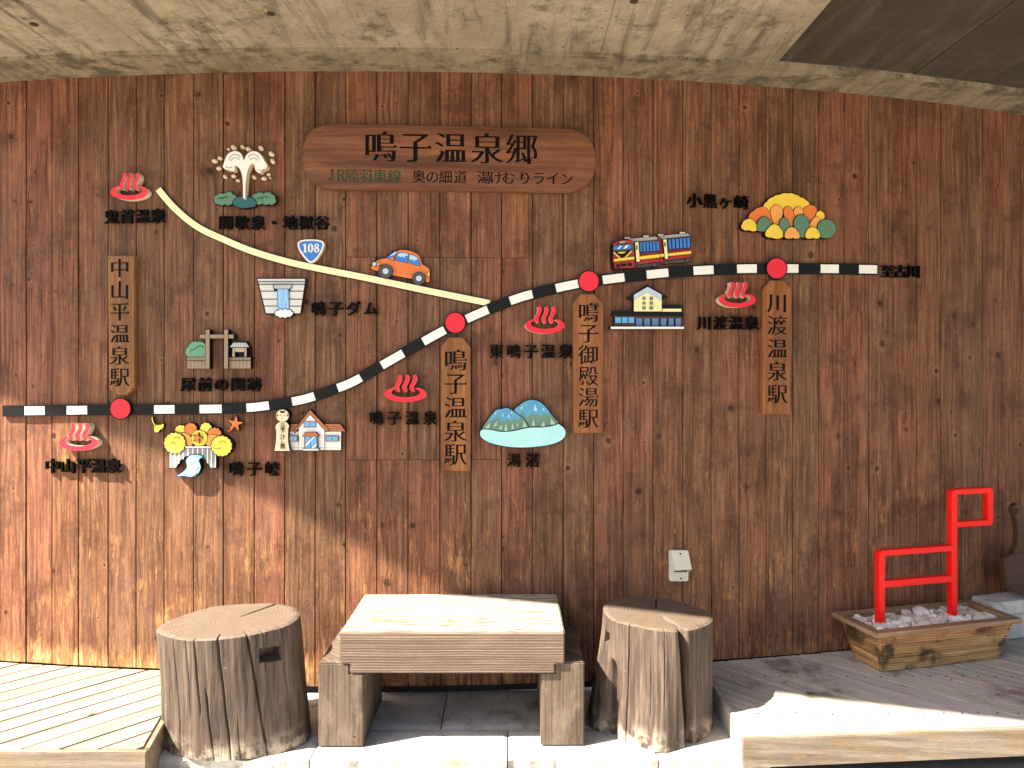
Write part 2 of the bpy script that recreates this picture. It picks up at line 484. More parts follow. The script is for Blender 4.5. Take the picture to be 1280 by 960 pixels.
def blob(cx, cy, rx, ry=None, n=10, bulge=0.3, ph=0.0):
    ry = ry or rx
    q = [(cx + rx * 0.93 * math.cos(ph + 2 * PI * i / n), cy + ry * 0.93 * math.sin(ph + 2 * PI * i / n)) for i in range(n)]
    return scallop(q, bulge, 5)
def ellipse(cx, cy, rx, ry=None, n=28):
    ry = ry or rx
    return [(cx + rx * math.cos(2 * PI * i / n), cy + ry * math.sin(2 * PI * i / n)) for i in range(n)]
def rect(x0, y0, x1, y1):
    return [(x0, y0), (x1, y0), (x1, y1), (x0, y1)]
def spline(pts, n=6, closed=True):
    out = []
    N = len(pts)
    rng = range(N) if closed else range(N - 1)
    for i in rng:
        if closed:
            p = [Vector(pts[(i + k) % N]) for k in (-1, 0, 1, 2)]
        else:
            p = [Vector(pts[min(max(i + k, 0), N - 1)]) for k in (-1, 0, 1, 2)]
        for k in range(n):
            t = k / n
            q = 0.5 * ((2 * p[1]) + (p[2] - p[0]) * t + (2 * p[0] - 5 * p[1] + 4 * p[2] - p[3]) * t * t + (-p[0] + 3 * p[1] - 3 * p[2] + p[3]) * t ** 3)
            out.append(tuple(q))
    if not closed:
        out.append(tuple(pts[-1]))
    return out
def ribbon(pts, wd, taper=False):
    L, R = [], []
    n = len(pts)
    for i in range(n):
        a, b = Vector(pts[max(i - 1, 0)]), Vector(pts[min(i + 1, n - 1)])
        e = (b - a).normalized()
        nn = Vector((-e.y, e.x))
        ww = wd / 2 * (1 if not taper else math.sin(PI * (0.08 + 0.84 * i / (n - 1))))
        p = Vector(pts[i])
        L.append(tuple(p + nn * ww)); R.append(tuple(p - nn * ww))
    return L + R[::-1]

# ------------------------------------------------------------------ the curved wall
CX, CY, RW = -0.751, 14.074, 10.581
ZTOP = 2.868
def wall_pt(th, off=0.0, z=0.0):
    r = RW + off
    return Vector((CX + r * math.sin(th), CY - r * math.cos(th), z))
def wall_th(px, off=0.0):
    dx = (px - 640) / FPX
    a = dx * dx + 1; b = -2 * (dx * CX + CY); c = CX * CX + CY * CY - (RW + off) ** 2
    t = (-b - math.sqrt(b * b - 4 * a * c)) / 2 / a
    return math.atan2(dx * t - CX, CY - t), t
def wall_hit(px, py, off=0.0):
    th, t = wall_th(px, off)
    return th, EYE + (460 - py) / FPX * t
def wall_matrix(px, py, off=0.0):
    th, z = wall_hit(px, py, off)
    p = wall_pt(th, off, z)
    t = Vector((math.cos(th), math.sin(th), 0)); u = Vector((0, 0, 1)); n = Vector((math.sin(th), -math.cos(th), 0))
    m = Matrix((t, u, n)).transposed().to_4x4()
    m.translation = p
    return m

seams = [0, 32.5, 65, 98, 135, 170, 205, 242, 279, 318, 356, 394, 432, 471, 510, 550, 589, 627, 665.5, 704, 742, 779, 816.5, 853.5, 889, 924,
         957.5, 991, 1023.5, 1055, 1086, 1116, 1146, 1176, 1203, 1229, 1254, 1277]
ths = [wall_th(x)[0] for x in seams]
while ths[0] > -0.42:
    ths.insert(0, ths[0] - 0.142 / RW)
while ths[-1] < 0.52:
    ths.append(ths[-1] + 0.142 / RW)
wall = thing('timber_wall', 'curved wall of upright brown stained planks under the concrete soffit', 'wall', (wall_pt(-0.02).x, wall_pt(-0.02).y, 0))
wall.location = (0, 0, 0)
DECK = 0.10
XL, XR = -1.40, 0.885           # inner edges of the two decks
for i in range(len(ths) - 1):
    t0, t1 = ths[i], ths[i + 1]
    tm = (t0 + t1) / 2
    wd = 2 * RW * math.sin((t1 - t0) / 2) - 0.0035
    p = wall_pt(tm, random.uniform(-0.0015, 0.0015))
    zb = DECK + 0.004 if (p.x < XL or p.x > XR) else 0.037
    # column seen in photo px
    pxm = 640 + FPX * p.x / p.y
    cuts = [zb]
    if 425 < pxm < 645:
        cuts += [1.078]
    if 415 < pxm < 682:
        cuts += [2.010]
    cuts += [ZTOP + 0.02]
    for a, b in zip(cuts[:-1], cuts[1:]):
        h = b - a - 0.002
        hw = wd / 2
        c = 0.0022
        T = 0.018
        prof = [(-hw, T), (-hw, c), (-hw + c, 0), (hw - c, 0), (hw, c), (hw, T)]
        bm = bmesh.new()
        vb = [bm.verts.new((x, y, 0)) for x, y in prof]
        vt = [bm.verts.new((x, y, h)) for x, y in prof]
        bm.faces.new(vb); bm.faces.new(vt)
        for k in range(6):
            bm.faces.new((vb[k], vb[(k + 1) % 6], vt[(k + 1) % 6], vt[k]))
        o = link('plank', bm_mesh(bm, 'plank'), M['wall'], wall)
        o.location = (p.x, p.y, a)
        o.rotation_euler = (0, 0, tm)
bm = bmesh.new()
N = 60
vs = []
for k in range(N + 1):
    th = ths[0] + (ths[-1] - ths[0]) * k / N
    q = [wall_pt(th, -0.021, 0.0), wall_pt(th, -0.021, ZTOP + 0.3), wall_pt(th, -0.10, ZTOP + 0.3), wall_pt(th, -0.10, 0.0)]
    vs.append([bm.verts.new(v) for v in q])
for k in range(N):
    for j in range(4):
        bm.faces.new((vs[k][j], vs[k + 1][j], vs[k + 1][(j + 1) % 4], vs[k][(j + 1) % 4]))
bm.faces.new(vs[0]); bm.faces.new(vs[-1])
link('backing', bm_mesh(bm), M['void'], wall)

# ------------------------------------------------------------------ soffit (concrete slab overhead)
def edge_y(x):
    return 2.033 - 0.30 * x          # open edge of the slab, lets the sun in below it
ceil = thing('ceiling', 'stained concrete soffit arching over the timber wall', None, (0, 0, ZTOP), kind='structure')
RB = 0.25                           # narrow edge band along the wall
def circ_y(x, off):
    return CY - math.sqrt((RW + off) ** 2 - (x - CX) ** 2)
xs_j = [-7.0, -4.0, 0.385, 1.19, 1.885, 2.65, 4.2, 7.0]
for i in range(len(xs_j) - 1):
    x0, x1 = xs_j[i] + 0.0012, xs_j[i + 1] - 0.0012
    n = 24 if i != 1 else 130
    dz = [0.0, 0.0, 0.001, 0.012, 0.008, 0.002, 0][i]
    bm = bmesh.new()
    rows = []
    for k in range(n + 1):
        x = x0 + (x1 - x0) * k / n
        jit = 0.010 * noise.noise(Vector((x * 6, 3, 1))) + 0.006 * noise.noise(Vector((x * 23, 3, 1)))
        rows.append([(x, edge_y(x)), (x, circ_y(x, RB) + jit)])
    def v(p, z): return bm.verts.new((p[0], p[1], z))
    lo = [[v(p, dz) for p in r] for r in rows]
    hi = [[v(p, 0.55) for p in r] for r in rows]
    for k in range(n):
        bm.faces.new((lo[k][0], lo[k][1], lo[k + 1][1], lo[k + 1][0]))
        bm.faces.new((hi[k][0], hi[k][1], hi[k + 1][1], hi[k + 1][0]))
        for j in (0, 1):
            bm.faces.new((lo[k][j], lo[k + 1][j], hi[k + 1][j], hi[k][j]))
    for r in (0, -1):
        bm.faces.new((lo[r][0], lo[r][1], hi[r][1], hi[r][0]))
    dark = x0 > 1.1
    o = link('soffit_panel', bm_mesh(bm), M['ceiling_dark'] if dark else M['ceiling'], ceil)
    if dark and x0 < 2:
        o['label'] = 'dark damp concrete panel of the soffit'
# edge band, 8 mm lower, with an uneven form-work fin
bm = bmesh.new()
n = 260
prev = None
for k in range(n + 1):
    th = -0.62 + 1.28 * k / n
    j1 = 0.006 * noise.noise(Vector((th * 60, 1, 1))) + 0.004 * noise.noise(Vector((th * 260, 1, 1)))
    fin = 0.006 + 0.005 * noise.noise(Vector((th * 120, 7, 1)))
    q = [wall_pt(th, -0.10, -0.002), wall_pt(th, 0.0, -0.004), wall_pt(th, RB - 0.014 + j1, -0.009), wall_pt(th, RB - 0.006 + j1, -0.009 - fin),
         wall_pt(th, RB + 0.003 + j1, -0.009 - fin * 0.8), wall_pt(th, RB + 0.005 + j1, 0.05), wall_pt(th, -0.10, 0.05)]
    q = [bm.verts.new(v) for v in q]
    if prev:
        for j in range(7):
            bm.faces.new((prev[j], q[j], q[(j + 1) % 7], prev[(j + 1) % 7]))
    prev = q
link('soffit_edge_band', bm_mesh(bm), M['band'], ceil)
# a seated rust stain bolt hole on the soffit
for (x, y) in ((0.455, 2.83), (-1.9, 3.02), (-0.93, 2.93)):
    bm = bmesh.new()
    bmesh.ops.create_cone(bm, cap_ends=True, segments=14, radius1=0.016, radius2=0.013, depth=0.006)
    o = link('form_tie_plug', bm_mesh(bm), M['nail'], ceil)
    o.location = (x, y, -0.002)

# ------------------------------------------------------------------ ground
GZ = -0.06
bm = bmesh.new()
q = 90
rows = [-300, -60, -12, -4, 2.2, 3.0, 20, 300]
cols = [-300, -60, -12, -4, 4, 12, 60, 300]
grid = [[bm.verts.new((x, y, GZ - 0.012)) for x in cols] for y in rows]
for i in range(len(rows) - 1):
    for j in range(len(cols) - 1):
        bm.faces.new((grid[i][j], grid[i][j + 1], grid[i + 1][j + 1], grid[i + 1][j]))
tag(link('ground', bm_mesh(bm), M['ground']), kind='structure')
pv = thing('paving', None, None, (0, 0, 0), kind='structure')
def paver_mesh():
    bm = bmesh.new()
    box(bm, (0.004, 0.004, -0.03), (0.296, 0.296, 0), 0.006)
    return bm_mesh(bm, 'paver')
pm = paver_mesh()
for i in range(-9, 16):
    for j in range(2):
        o = link('paver', pm, M['paver'], pv)
        o.location = (i * 0.3 + 0.15 * j, 2.31 + j * 0.3 , GZ + random.uniform(-0.002, 0.002))
# concrete slab under the table, cast in bays
slab = thing('concrete_slab', None, None, (0, 0, 0), kind='structure')
slab['label'] = 'low grey concrete slab under table and stumps'
def bay(x0, x1, y0, y1, rough_front):
    bm = bmesh.new()
    nx, ny = max(2, int((x1 - x0) / 0.02)), max(2, int((y1 - y0) / 0.02))
    g = []
    for j in range(ny + 1):
        row = []
        for i in range(nx + 1):
            x, y = x0 + (x1 - x0) * i / nx, y0 + (y1 - y0) * j / ny
            if j == 0 and rough_front:
                y += 0.010 * noise.noise(Vector((x * 20, 0, 0))) + 0.006 * noise.noise(Vector((x * 70, 0, 0)))
            z = 0.0012 * noise.noise(Vector((x * 15, y * 15, 0)))
            if j == 0 or i in (0, nx) or j == ny:
                z -= 0.005
            row.append(bm.verts.new((x, y, z)))
        g.append(row)
    for j in range(ny):
        for i in range(nx):
            bm.faces.new((g[j][i], g[j][i + 1], g[j + 1][i + 1], g[j + 1][i]))
    ring = g[0] + [r[-1] for r in g[1:]] + g[-1][-2::-1] + [r[0] for r in g[-2:0:-1]]
    low = [bm.verts.new((v.co.x, v.co.y, GZ - 0.02)) for v in ring]
    for k in range(len(ring)):
        bm.faces.new((ring[k], low[k], low[(k + 1) % len(ring)], ring[(k + 1) % len(ring)]))
    link('slab_bay', smooth_mesh(bm_mesh(bm), 30), M['pad'], slab)
bays = [(-1.47, -0.78), (-0.775, -0.02), (-0.015, 0.56), (0.565, 0.99)]
for k, (a, b) in enumerate(bays):
    bay(a, b, 2.915, 3.16 if k in (1, 2) else 3.55, True)
bay(-0.775, -0.30, 3.165, 3.55, False)
bay(-0.295, 0.14, 3.165, 3.55, False)
bay(0.145, 0.56, 3.165, 3.55, False)

# ------------------------------------------------------------------ decks
def clip(poly, nx, ny, d):
    out = []
    for i in range(len(poly)):
        a, b = poly[i], poly[(i + 1) % len(poly)]
        da, db = nx * a[0] + ny * a[1] - d, nx * b[0] + ny * b[1] - d
        if da <= 0:
            out.append(a)
        if da * db < 0:
            t = da / (da - db)
            out.append((a[0] + (b[0] - a[0]) * t, a[1] + (b[1] - a[1]) * t))
    return out
def make_deck(name, label, u, planes, bounds, mat, pitch, ph):
    dk = thing(name, label, 'deck', (0, 0, 0))
    v = (-u[1], u[0])
    lo, hi = bounds
    k = 0
    s = lo
    while s < hi:
        w0, w1 = s + 0.0048, s + pitch - 0.0048
        q = [(u[0] * a + v[0] * b, u[1] * a + v[1] * b) for a, b in ((-9, w0), (9, w0), (9, w1), (-9, w1))]
        for (nx, ny, d) in planes:
            q = clip(q, nx, ny, d)
            if len(q) < 3:
                break
        s += pitch
        if len(q) < 3:
            continue
        # cut by the wall arc, sliding back along the board
        R0 = RW + 0.006
        q2 = []
        for i in range(len(q)):
            a, b = q[i], q[(i + 1) % len(q)]
            ia = math.hypot(a[0] - CX, a[1] - CY) < R0
            q2.append((a, ia))
        out = []
        bad = False
        for (p, ins) in q2:
            if not ins:
                out.append(p); continue
            t = 0.0
            while math.hypot(p[0] - CX, p[1] - CY) < R0 and t < 12:
                p = (p[0] - 0.004 * u[0], p[1] - 0.004 * u[1]); t += 0.004
            out.append(p)
        if abs(area(out)) < 0.002:
            continue
        bm = bmesh.new()
        # object frame: x along the board
        c = (sum(p[0] for p in out) / len(out), sum(p[1] for p in out) / len(out))
        loc = [((p[0] - c[0]) * u[0] + (p[1] - c[1]) * u[1], -(p[0] - c[0]) * u[1] + (p[1] - c[1]) * u[0]) for p in out]
        if area(loc) < 0: loc = loc[::-1]
        add_prism(bm, loc, -0.028, -0.0015)
        add_prism(bm, offset_poly(loc, -0.0015), -0.0016, 0)
        o = link('board', bm_mesh(bm), mat, dk)
        o.location = (c[0], c[1], DECK + random.uniform(-0.0012, 0.0012))
        o.rotation_euler = (0, 0, math.atan2(u[1], u[0]))
    return dk
# left deck: boards run back and to the right
uL = Vector((0.68, 0.73)).normalized()
# inner edge slants a little: from (-1.33, 2.75) to (-1.40, 3.1)
eL = Vector((0.35, 0.07)).normalized()           # outward normal of the inner edge
dL = eL.x * -1.352 + eL.y * 2.75
FL = 2.765
ldeck = make_deck('left_deck'.replace('left_', 'wooden_'), 'pale sunlit plank deck at the left of the stumps', (uL.x, uL.y),
                  [(eL.x, eL.y, dL), (0, -1, -(FL + 0.028)), (-1, 0, 4.6)], (2.6, 5.4), M['deck_light'], 0.104, 0)
link_f = box_obj('fascia', (-4.6, FL, GZ), (-1.332, FL + 0.026, DECK + 0.001), M['fascia'], ldeck)
ang = math.atan2(eL.y, eL.x)
m = Matrix.Translation((-1.330, FL + 0.030, 0)) @ Matrix.Rotation(ang, 4, 'Z')
box_obj('edge_board', (-0.022, 0.0, GZ), (0.0, 0.84, DECK + 0.002), M['fascia'], ldeck, 0.003, m)
box_obj('joist', (-4.5, FL + 0.2, GZ), (-1.47, FL + 0.25, DECK - 0.046), M['void'], ldeck)
box_obj('joist', (-4.5, FL + 0.55, GZ), (-1.50, FL + 0.60, DECK - 0.046), M['void'], ldeck)
bm = bmesh.new(); add_prism(bm, [(-4.6, FL + 0.03), (-1.40, FL + 0.03), (-1.45, 3.5), (-1.9, 3.5), (-4.6, 3.9)], DECK - 0.045, DECK - 0.032); link('gap_shade_sheet', bm_mesh(bm), M['void'], ldeck)  # dark sheet added to paint shade into the gaps between boards
# right deck
uR = Vector((0.70, -0.714)).normalized()
fr = Vector((0.08, -1.0)).normalized()           # front edge normal (edge rises slightly to the right)
p0 = Vector((0.87, 2.86))
dR = fr.dot(p0)
# board direction is taken from front to wall for the arc cut
rdeck = make_deck('wooden_deck', 'grey weathered plank deck beneath the planter', (-uR.x, -uR.y),
                  [(-1, 0, -(XR + 0.022)), (fr.x, fr.y, dR - 0.028), (1, 0, 5.2)], (-6.5, -1.0), M['deck_grey'], 0.104, 0)
angR = math.atan2(-fr.x, -fr.y) * -1
mR = Matrix.Translation((p0.x, p0.y, 0)) @ Matrix.Rotation(math.atan2(0.08, 1.0), 4, 'Z')
box_obj('fascia', (0.0, 0.0, -0.008), (4.4, 0.026, DECK + 0.001), M['fascia'], rdeck, 0.003, mR)
box_obj('edge_board', (XR - 0.001, 2.892, 0.004), (XR + 0.020, 3.60, DECK + 0.002), M['deck_grey'], rdeck)
box_obj('joist', (1.0, 3.05, GZ), (5.0, 3.10, DECK - 0.046), M['void'], rdeck)
box_obj('joist', (1.0, 3.42, GZ), (5.0, 3.47, DECK - 0.046), M['void'], rdeck)
for xx in (1.3, 2.05, 2.8):
    box_obj('post', (xx, 3.06, GZ - 0.01), (xx + 0.06, 3.12, 0.06), M['void'], rdeck)
bm = bmesh.new(); add_prism(bm, [(XR + 0.03, 2.93), (4.9, 3.25), (4.9, 5.2), (2.9, 4.12), (2.0, 3.86), (XR + 0.03, 3.62)], DECK - 0.045, DECK - 0.032); link('gap_shade_sheet', bm_mesh(bm), M['void'], rdeck)  # same added black sheet, standing in for shade below the right deck's gaps
# nail heads in rows on the right deck
nm = bmesh.new()
bmesh.ops.create_cone(nm, cap_ends=True, segments=8, radius1=0.0042, radius2=0.0036, depth=0.003)
nme = bm_mesh(nm)
for yy in (3.075, 3.445):
    s = 1.0
    while s < 3.0:
        o = link('nail', nme, M['nail'], rdeck)
        o.location = (s + random.uniform(-0.006, 0.006), yy + random.uniform(-0.008, 0.008), DECK + 0.002)
        s += 0.0745

# ------------------------------------------------------------------ glyph outlines
_gl = {}
def raw_glyph(ch):
    c = bpy.data.curves.new('glyph_source', 'FONT')
    c.body = ch
    o = bpy.data.objects.new('glyph_source', c)
    COL.objects.link(o)
    dg = bpy.context.evaluated_depsgraph_get()
    cv = o.to_curve(dg, apply_modifiers=False)
    loops = []
    for s in cv.splines:
        bp = s.bezier_points
        L = []
        n = len(bp)
        for i in range(n):
            a, b = bp[i], bp[(i + 1) % n]
            p0, p1, p2, p3 = a.co.xy, a.handle_right.xy, b.handle_left.xy, b.co.xy
            straight = abs((p3 - p0).cross(p1 - p0)) + abs((p3 - p0).cross(p2 - p0)) < 1e-5
            st = 1 if straight else 4
            for k in range(st):
                t = k / st
                q = p0 * (1 - t) ** 3 + 3 * p1 * t * (1 - t) ** 2 + 3 * p2 * t * t * (1 - t) + p3 * t ** 3
                if not L or (q - Vector(L[-1])).length > 1e-4:
                    L.append((q.x, q.y))
        if len(L) > 2 and (Vector(L[0]) - Vector(L[-1])).length < 1e-4:
            L.pop()
        if len(L) > 2:
            loops.append(L)
    o.to_curve_clear()
    bpy.data.objects.remove(o)
    bpy.data.curves.remove(c)
    return loops
_box = None
def em_box():
    global _box
    if _box is None:
        xs, ys = [], []
        for L in raw_glyph('国') + raw_glyph('園'):
            xs += [p[0] for p in L]; ys += [p[1] for p in L]
        _box = ((min(xs) + max(xs)) / 2, (min(ys) + max(ys)) / 2, (max(ys) - min(ys)) / 0.92)
    return _box
def hand_glyph(ch):
    """letter-forms with slab serifs drawn by hand, unit em, centred"""
    def hole(p): return p[::-1]
    if ch == '1':
        return [[(-.20, -.40), (.20, -.40), (.20, -.34), (.09, -.32), (.09, .40), (.02, .40), (-.20, .31), (-.20, .25), (-.07, .27), (-.07, -.32), (-.20, -.34)]]
    if ch == '0':
        return [ellipse(0, 0, .25, .41, 24), hole(ellipse(0, 0, .085, .35, 20))]
    if ch == '8':
        return [ellipse(0, .20, .21, .205, 22)[0:0] + [( .21 * math.cos(a) if math.sin(a) > -.6 else .13 * (1 if math.cos(a) > 0 else -1), .20 + .205 * math.sin(a)) for a in [(-.7 + i * (PI + 1.4) / 16) for i in range(17)]]
                + [(.25 * math.cos(a), -.18 + .225 * math.sin(a)) for a in [(PI - .9 + i * (PI + 1.8) / 18) for i in range(19)]],
                hole(ellipse(0, .205, .08, .125, 16)), hole(ellipse(0, -.185, .10, .145, 16))]
    if ch == 'J':
        return [[(-.06, .40), (.26, .40), (.26, .36), (.17, .34), (.17, -.18), (.13, -.32), (.02, -.40), (-.12, -.40), (-.20, -.34), (-.20, -.24), (-.12, -.20), (-.06, -.26), (-.04, -.34), (.01, -.34), (.04, -.26), (.04, .34), (-.06, .36)]]
    if ch == 'R':
        return [[(-.30, -.40), (-.02, -.40), (-.02, -.36), (-.10, -.34), (-.10, -.02), (-.03, -.02), (.16, -.40), (.34, -.40), (.34, -.36), (.28, -.34), (.11, .00), (.22, .06), (.27, .19), (.22, .32), (.10, .40), (-.30, .40), (-.30, .36), (-.22, .34), (-.22, -.34), (-.30, -.36)],
                [(-.10, .04), (-.10, .34), (.02, .34), (.11, .28), (.14, .19), (.11, .10), (.02, .04)]]
def glyph_mesh(ch, ax, ay, serif=True):
    if ay < -0.005 and ch in '殿駅御渡湯郷':
        ax *= 0.68
        if ch == '殿':
            ax, ay = 0.004, -0.004
    if ax > 0.025 and ch in '鬼首間歇獄前関跡峡鳴東潟渡黒崎至温':
        ax, ay = ax * (0.45 if ch in '関歇獄渡黒潟首崎間跡' else 0.75), 0.0
    key = (ch, ax, ay)
    if key in _gl:
        return _gl[key]
    if ch in '108JR':
        loops = hand_glyph(ch)
    else:
        cx, cy, em = em_box()
        loops = raw_glyph(ch)
        if not loops:
            return None
        loops = [[((x - cx) / em, (y - cy) / em) for x, y in L] for L in loops]
        if ch in '・ケヶのけむりラインダム':
            pass
        big = max(loops, key=lambda L: abs(area(L)))
        sgn = 1 if area(big) > 0 else -1
        res = []
        for L in loops:
            if sgn < 0:
                L = L[::-1]
            n = len(L)
            out = []
            ax_, ay_ = ax, ay
            if area(L) < 0:
                ax_ = min(ax, 0.26 * (max(p[0] for p in L) - min(p[0] for p in L)))
                ay_ = min(ay, 0.26 * (max(p[1] for p in L) - min(p[1] for p in L)))
            for i in range(n):
                a, b, c = Vector(L[i - 1]), Vector(L[i]), Vector(L[(i + 1) % n])
                e1, e2 = (b - a).normalized(), (c - b).normalized()
                m = Vector((e1.y, -e1.x)) + Vector((e2.y, -e2.x))
                if m.length < 0.15:
                    m = Vector((e1.y, -e1.x))
                # push each axis by the face that owns it
                nx = max(-1, min(1, m.x * 1.2)); ny = max(-1, min(1, m.y * 1.2))
                out.append((b.x + ax_ * nx, b.y + ay_ * ny))
            if serif and area(L) > 0:
                o2 = []
                n = len(out)
                for i in range(n):
                    p, q_ = Vector(out[i - 1]), Vector(out[i])
                    prv, nxt = Vector(out[i - 2]), Vector(out[(i + 1) % n])
                    d = q_ - p
                    o1, o3 = p - prv, nxt - q_
                    if 0.015 < d.y < 0.10 and abs(d.x) < 0.3 * d.y and o3.x < -0.12 and abs(o3.y) < 0.03 and o1.x > 0.06 and abs(o1.y) < 0.03:
                        k = min(0.10, -o3.x * 0.5)
                        o2 += [tuple(q_), (q_.x - k * 0.45, q_.y + k * 0.62), (q_.x - k * 1.05, q_.y)]
                    else:
                        o2.append(tuple(q_))
                out = o2
            res.append(out)
        loops = res
    cu = bpy.data.curves.new('glyph', 'CURVE')
    cu.dimensions = '2D'
    cu.fill_mode = 'BOTH'
    cu.extrude = 0.5
    for L in loops:
        sp = cu.splines.new('POLY')
        sp.points.add(len(L) - 1)
        for p, q_ in zip(sp.points, L):
            p.co = (q_[0], q_[1], 0, 1)
        sp.use_cyclic_u = True
    o = bpy.data.objects.new('glyph', cu)
    COL.objects.link(o)
    me = bpy.data.meshes.new_from_object(o.evaluated_get(bpy.context.evaluated_depsgraph_get()))
    bpy.data.objects.remove(o); bpy.data.curves.remove(cu)
    for p in me.polygons:
        p.use_smooth = False
    me.materials.clear()
    _gl[key] = me
    return me

# ------------------------------------------------------------------ sign art on the wall
class Art:
    """a cut-out figure mounted flat against the wall; outlines are taken in photo pixels of a crop
    (origin ox, oy, magnification k) and laid on the figure's own face plane"""
    def __init__(s, name, label, cat, crop, c, F, back=0.004, group=None, edge='black', line=0.9, step=0.00035, under=None):
        s.crop = crop
        s.M = wall_matrix(c[0], c[1])
        s.o = thing(name, label, cat, mat=s.M, group=group)
        s.inv = s.M.inverted()
        s.cam = s.inv @ Vector((0, 0, EYE))
        s.F, s.back, s.k, s.step, s.line = F, back, 0, step, line
        s.edge = edge
        s.bb = bmesh.new()
        s.any = False
        s.px = (s.M.translation - Vector((0, 0, EYE))).length / FPX
    def L(s, x, y, z):
        ox, oy, k = s.crop
        X, Y = x / k + ox, y / k + oy
        p = s.inv @ Vector(((X - 640) / FPX * 5, 5, EYE + (460 - Y) / FPX * 5))
        d = p - s.cam
        t = (z - s.cam.z) / d.z
        return (s.cam.x + d.x * t, s.cam.y + d.y * t)
    def piece(s, name, pts, mat, line=None, depth=0.0012, back=True, mesh=True):
        s.k += 1
        z = s.F + s.k * s.step
        P = [s.L(x, y, z) for x, y in pts]
        line = s.line if line is None else line
        if line and back:
            add_prism(s.bb, offset_poly(P, line * s.px), s.back, z)
            s.any = True
        o = link(name, prism_mesh(P, z - depth * 0.0 - 0.0001, z + 0.0005), M[mat], s.o)
        s.k += 2
        return o
    def edgeonly(s, pts, line=0.0, dz=0.0):
        z = s.F + s.k * s.step + dz
        P = [s.L(x, y, z) for x, y in pts]
        add_prism(s.bb, offset_poly(P, line * s.px) if line else P, s.back, z)
        s.any = True
        s.k += 1
    def solid(s, name, pts, mat, z0=None, side=None):
        """full-depth piece whose sides show"""
        s.k += 1
        z = s.F + s.k * s.step
        P = [s.L(x, y, z) for x, y in pts]
        s.k += 2
        me = prism_mesh(P, s.back if z0 is None else z0, z - 0.0006)
        o = link(name, me, M[side or mat], s.o)
        if side:
            link(name + '_face', prism_mesh(P, z - 0.0006, z), M[mat], s.o)
        return o
    def lines(s, name, polylines, wd, mat='black'):
        s.k += 1
        z = s.F + s.k * s.step
        bm = bmesh.new()
        for pl in polylines:
            add_prism(bm, [s.L(x, y, z) for x, y in ribbon(pl, wd)], z - 0.0003, z + 0.0003)
        s.k += 2
        return link(name, bm_mesh(bm), M[mat], s.o)
    def done(s, mat='black', name='backing'):
        if s.any:
            link(name, bm_mesh(s.bb), M[mat], s.o)
        return s.o

def text_on(parent, A, items, mat, thick, ax, ay, name='character', z=None, wide=1.0):
    """items: (char, px, py, size px) laid on the parent's face plane z"""
    for ch, px, py, sz in items:
        me = glyph_mesh(ch, ax, ay)
        if me is None:
            continue
        c = A.crop
        A.crop = (0, 0, 1)
        x, y = A.L(px, py, z)
        x1, _ = A.L(px + sz, py, z)
        _, y1 = A.L(px, py + sz, z)
        A.crop = c
        me2 = me
        o = bpy.data.objects.new(name, me2)
        COL.objects.link(o)
        o.parent = parent
        o.location = (x, y, z - thick / 2)
        o.scale = ((x1 - x) * wide, (y - y1), thick)
        if not me2.materials:
            me2.materials.append(M[mat])
        if me2.materials[0] != M[mat]:
            o.material_slots[0].link = 'OBJECT'
            o.material_slots[0].material = M[mat]

# --- place names in cut-out black letters (each word a thing)
def word(txt, x0, x1, yc, sz, label, slope=0.0):
    sz *= 0.93
    n = len(txt)
    c = ((x0 + x1) / 2, yc)
    A = Art('place_name_lettering', label, 'lettering', (0, 0, 1), c, 0.02)
    A.bb.free()
    pitch = (x1 - x0 - sz * 0.95) / max(n - 1, 1)
    it = []
    for i, ch in enumerate(txt):
        x = x0 + sz * 0.475 + pitch * i
        it.append((ch, x, yc + slope * (x - c[0]), sz))
    text_on(A.o, A, it, 'letter', 0.013, 0.031, 0.006, 'letter', z=0.018)
    return A.o
word('鬼首温泉', 130, 205, 270.5, 19.5, 'black cut-out place name under the hot spring emblem near the yellow road', -0.02)
word('間歇泉・地獄谷', 273, 411, 278.5, 19.5, 'long black cut-out place name under the white geyser picture')
word('鳴子ダム', 389, 472, 386, 20, 'black cut-out place name to the right of the grey dam picture')
word('尿前の関跡', 226, 326, 481, 19.5, 'black cut-out place name under the wooden gate picture')
word('中山平温泉', 56, 150, 583, 20, 'black cut-out place name in the sunlight under the lowest hot spring emblem')
word('鳴子峡', 286, 348, 586.5, 19.5, 'black cut-out place name to the right of the gorge bridge picture')
word('鳴子温泉', 462, 546, 523, 19, 'black cut-out place name beside the chamfered board, under the middle hot spring emblem')
word('東鳴子温泉', 612, 716, 439.5, 19.5, 'five black cut-out characters under the hot spring emblem between the two centre boards')
word('潟沼', 634, 674, 576, 19, 'two black cut-out characters under the blue mountains and lagoon')
word('川渡温泉', 873, 949, 404, 19, 'black cut-out place name under the hot spring emblem beside the right-hand board')
word('小黒ヶ崎', 860, 936, 252, 19.5, 'black cut-out place name beside the autumn hill picture', 0.045)
word('至古川', 1103, 1151, 339.5, 17.5, 'three black cut-out characters at the right end of the railway line')

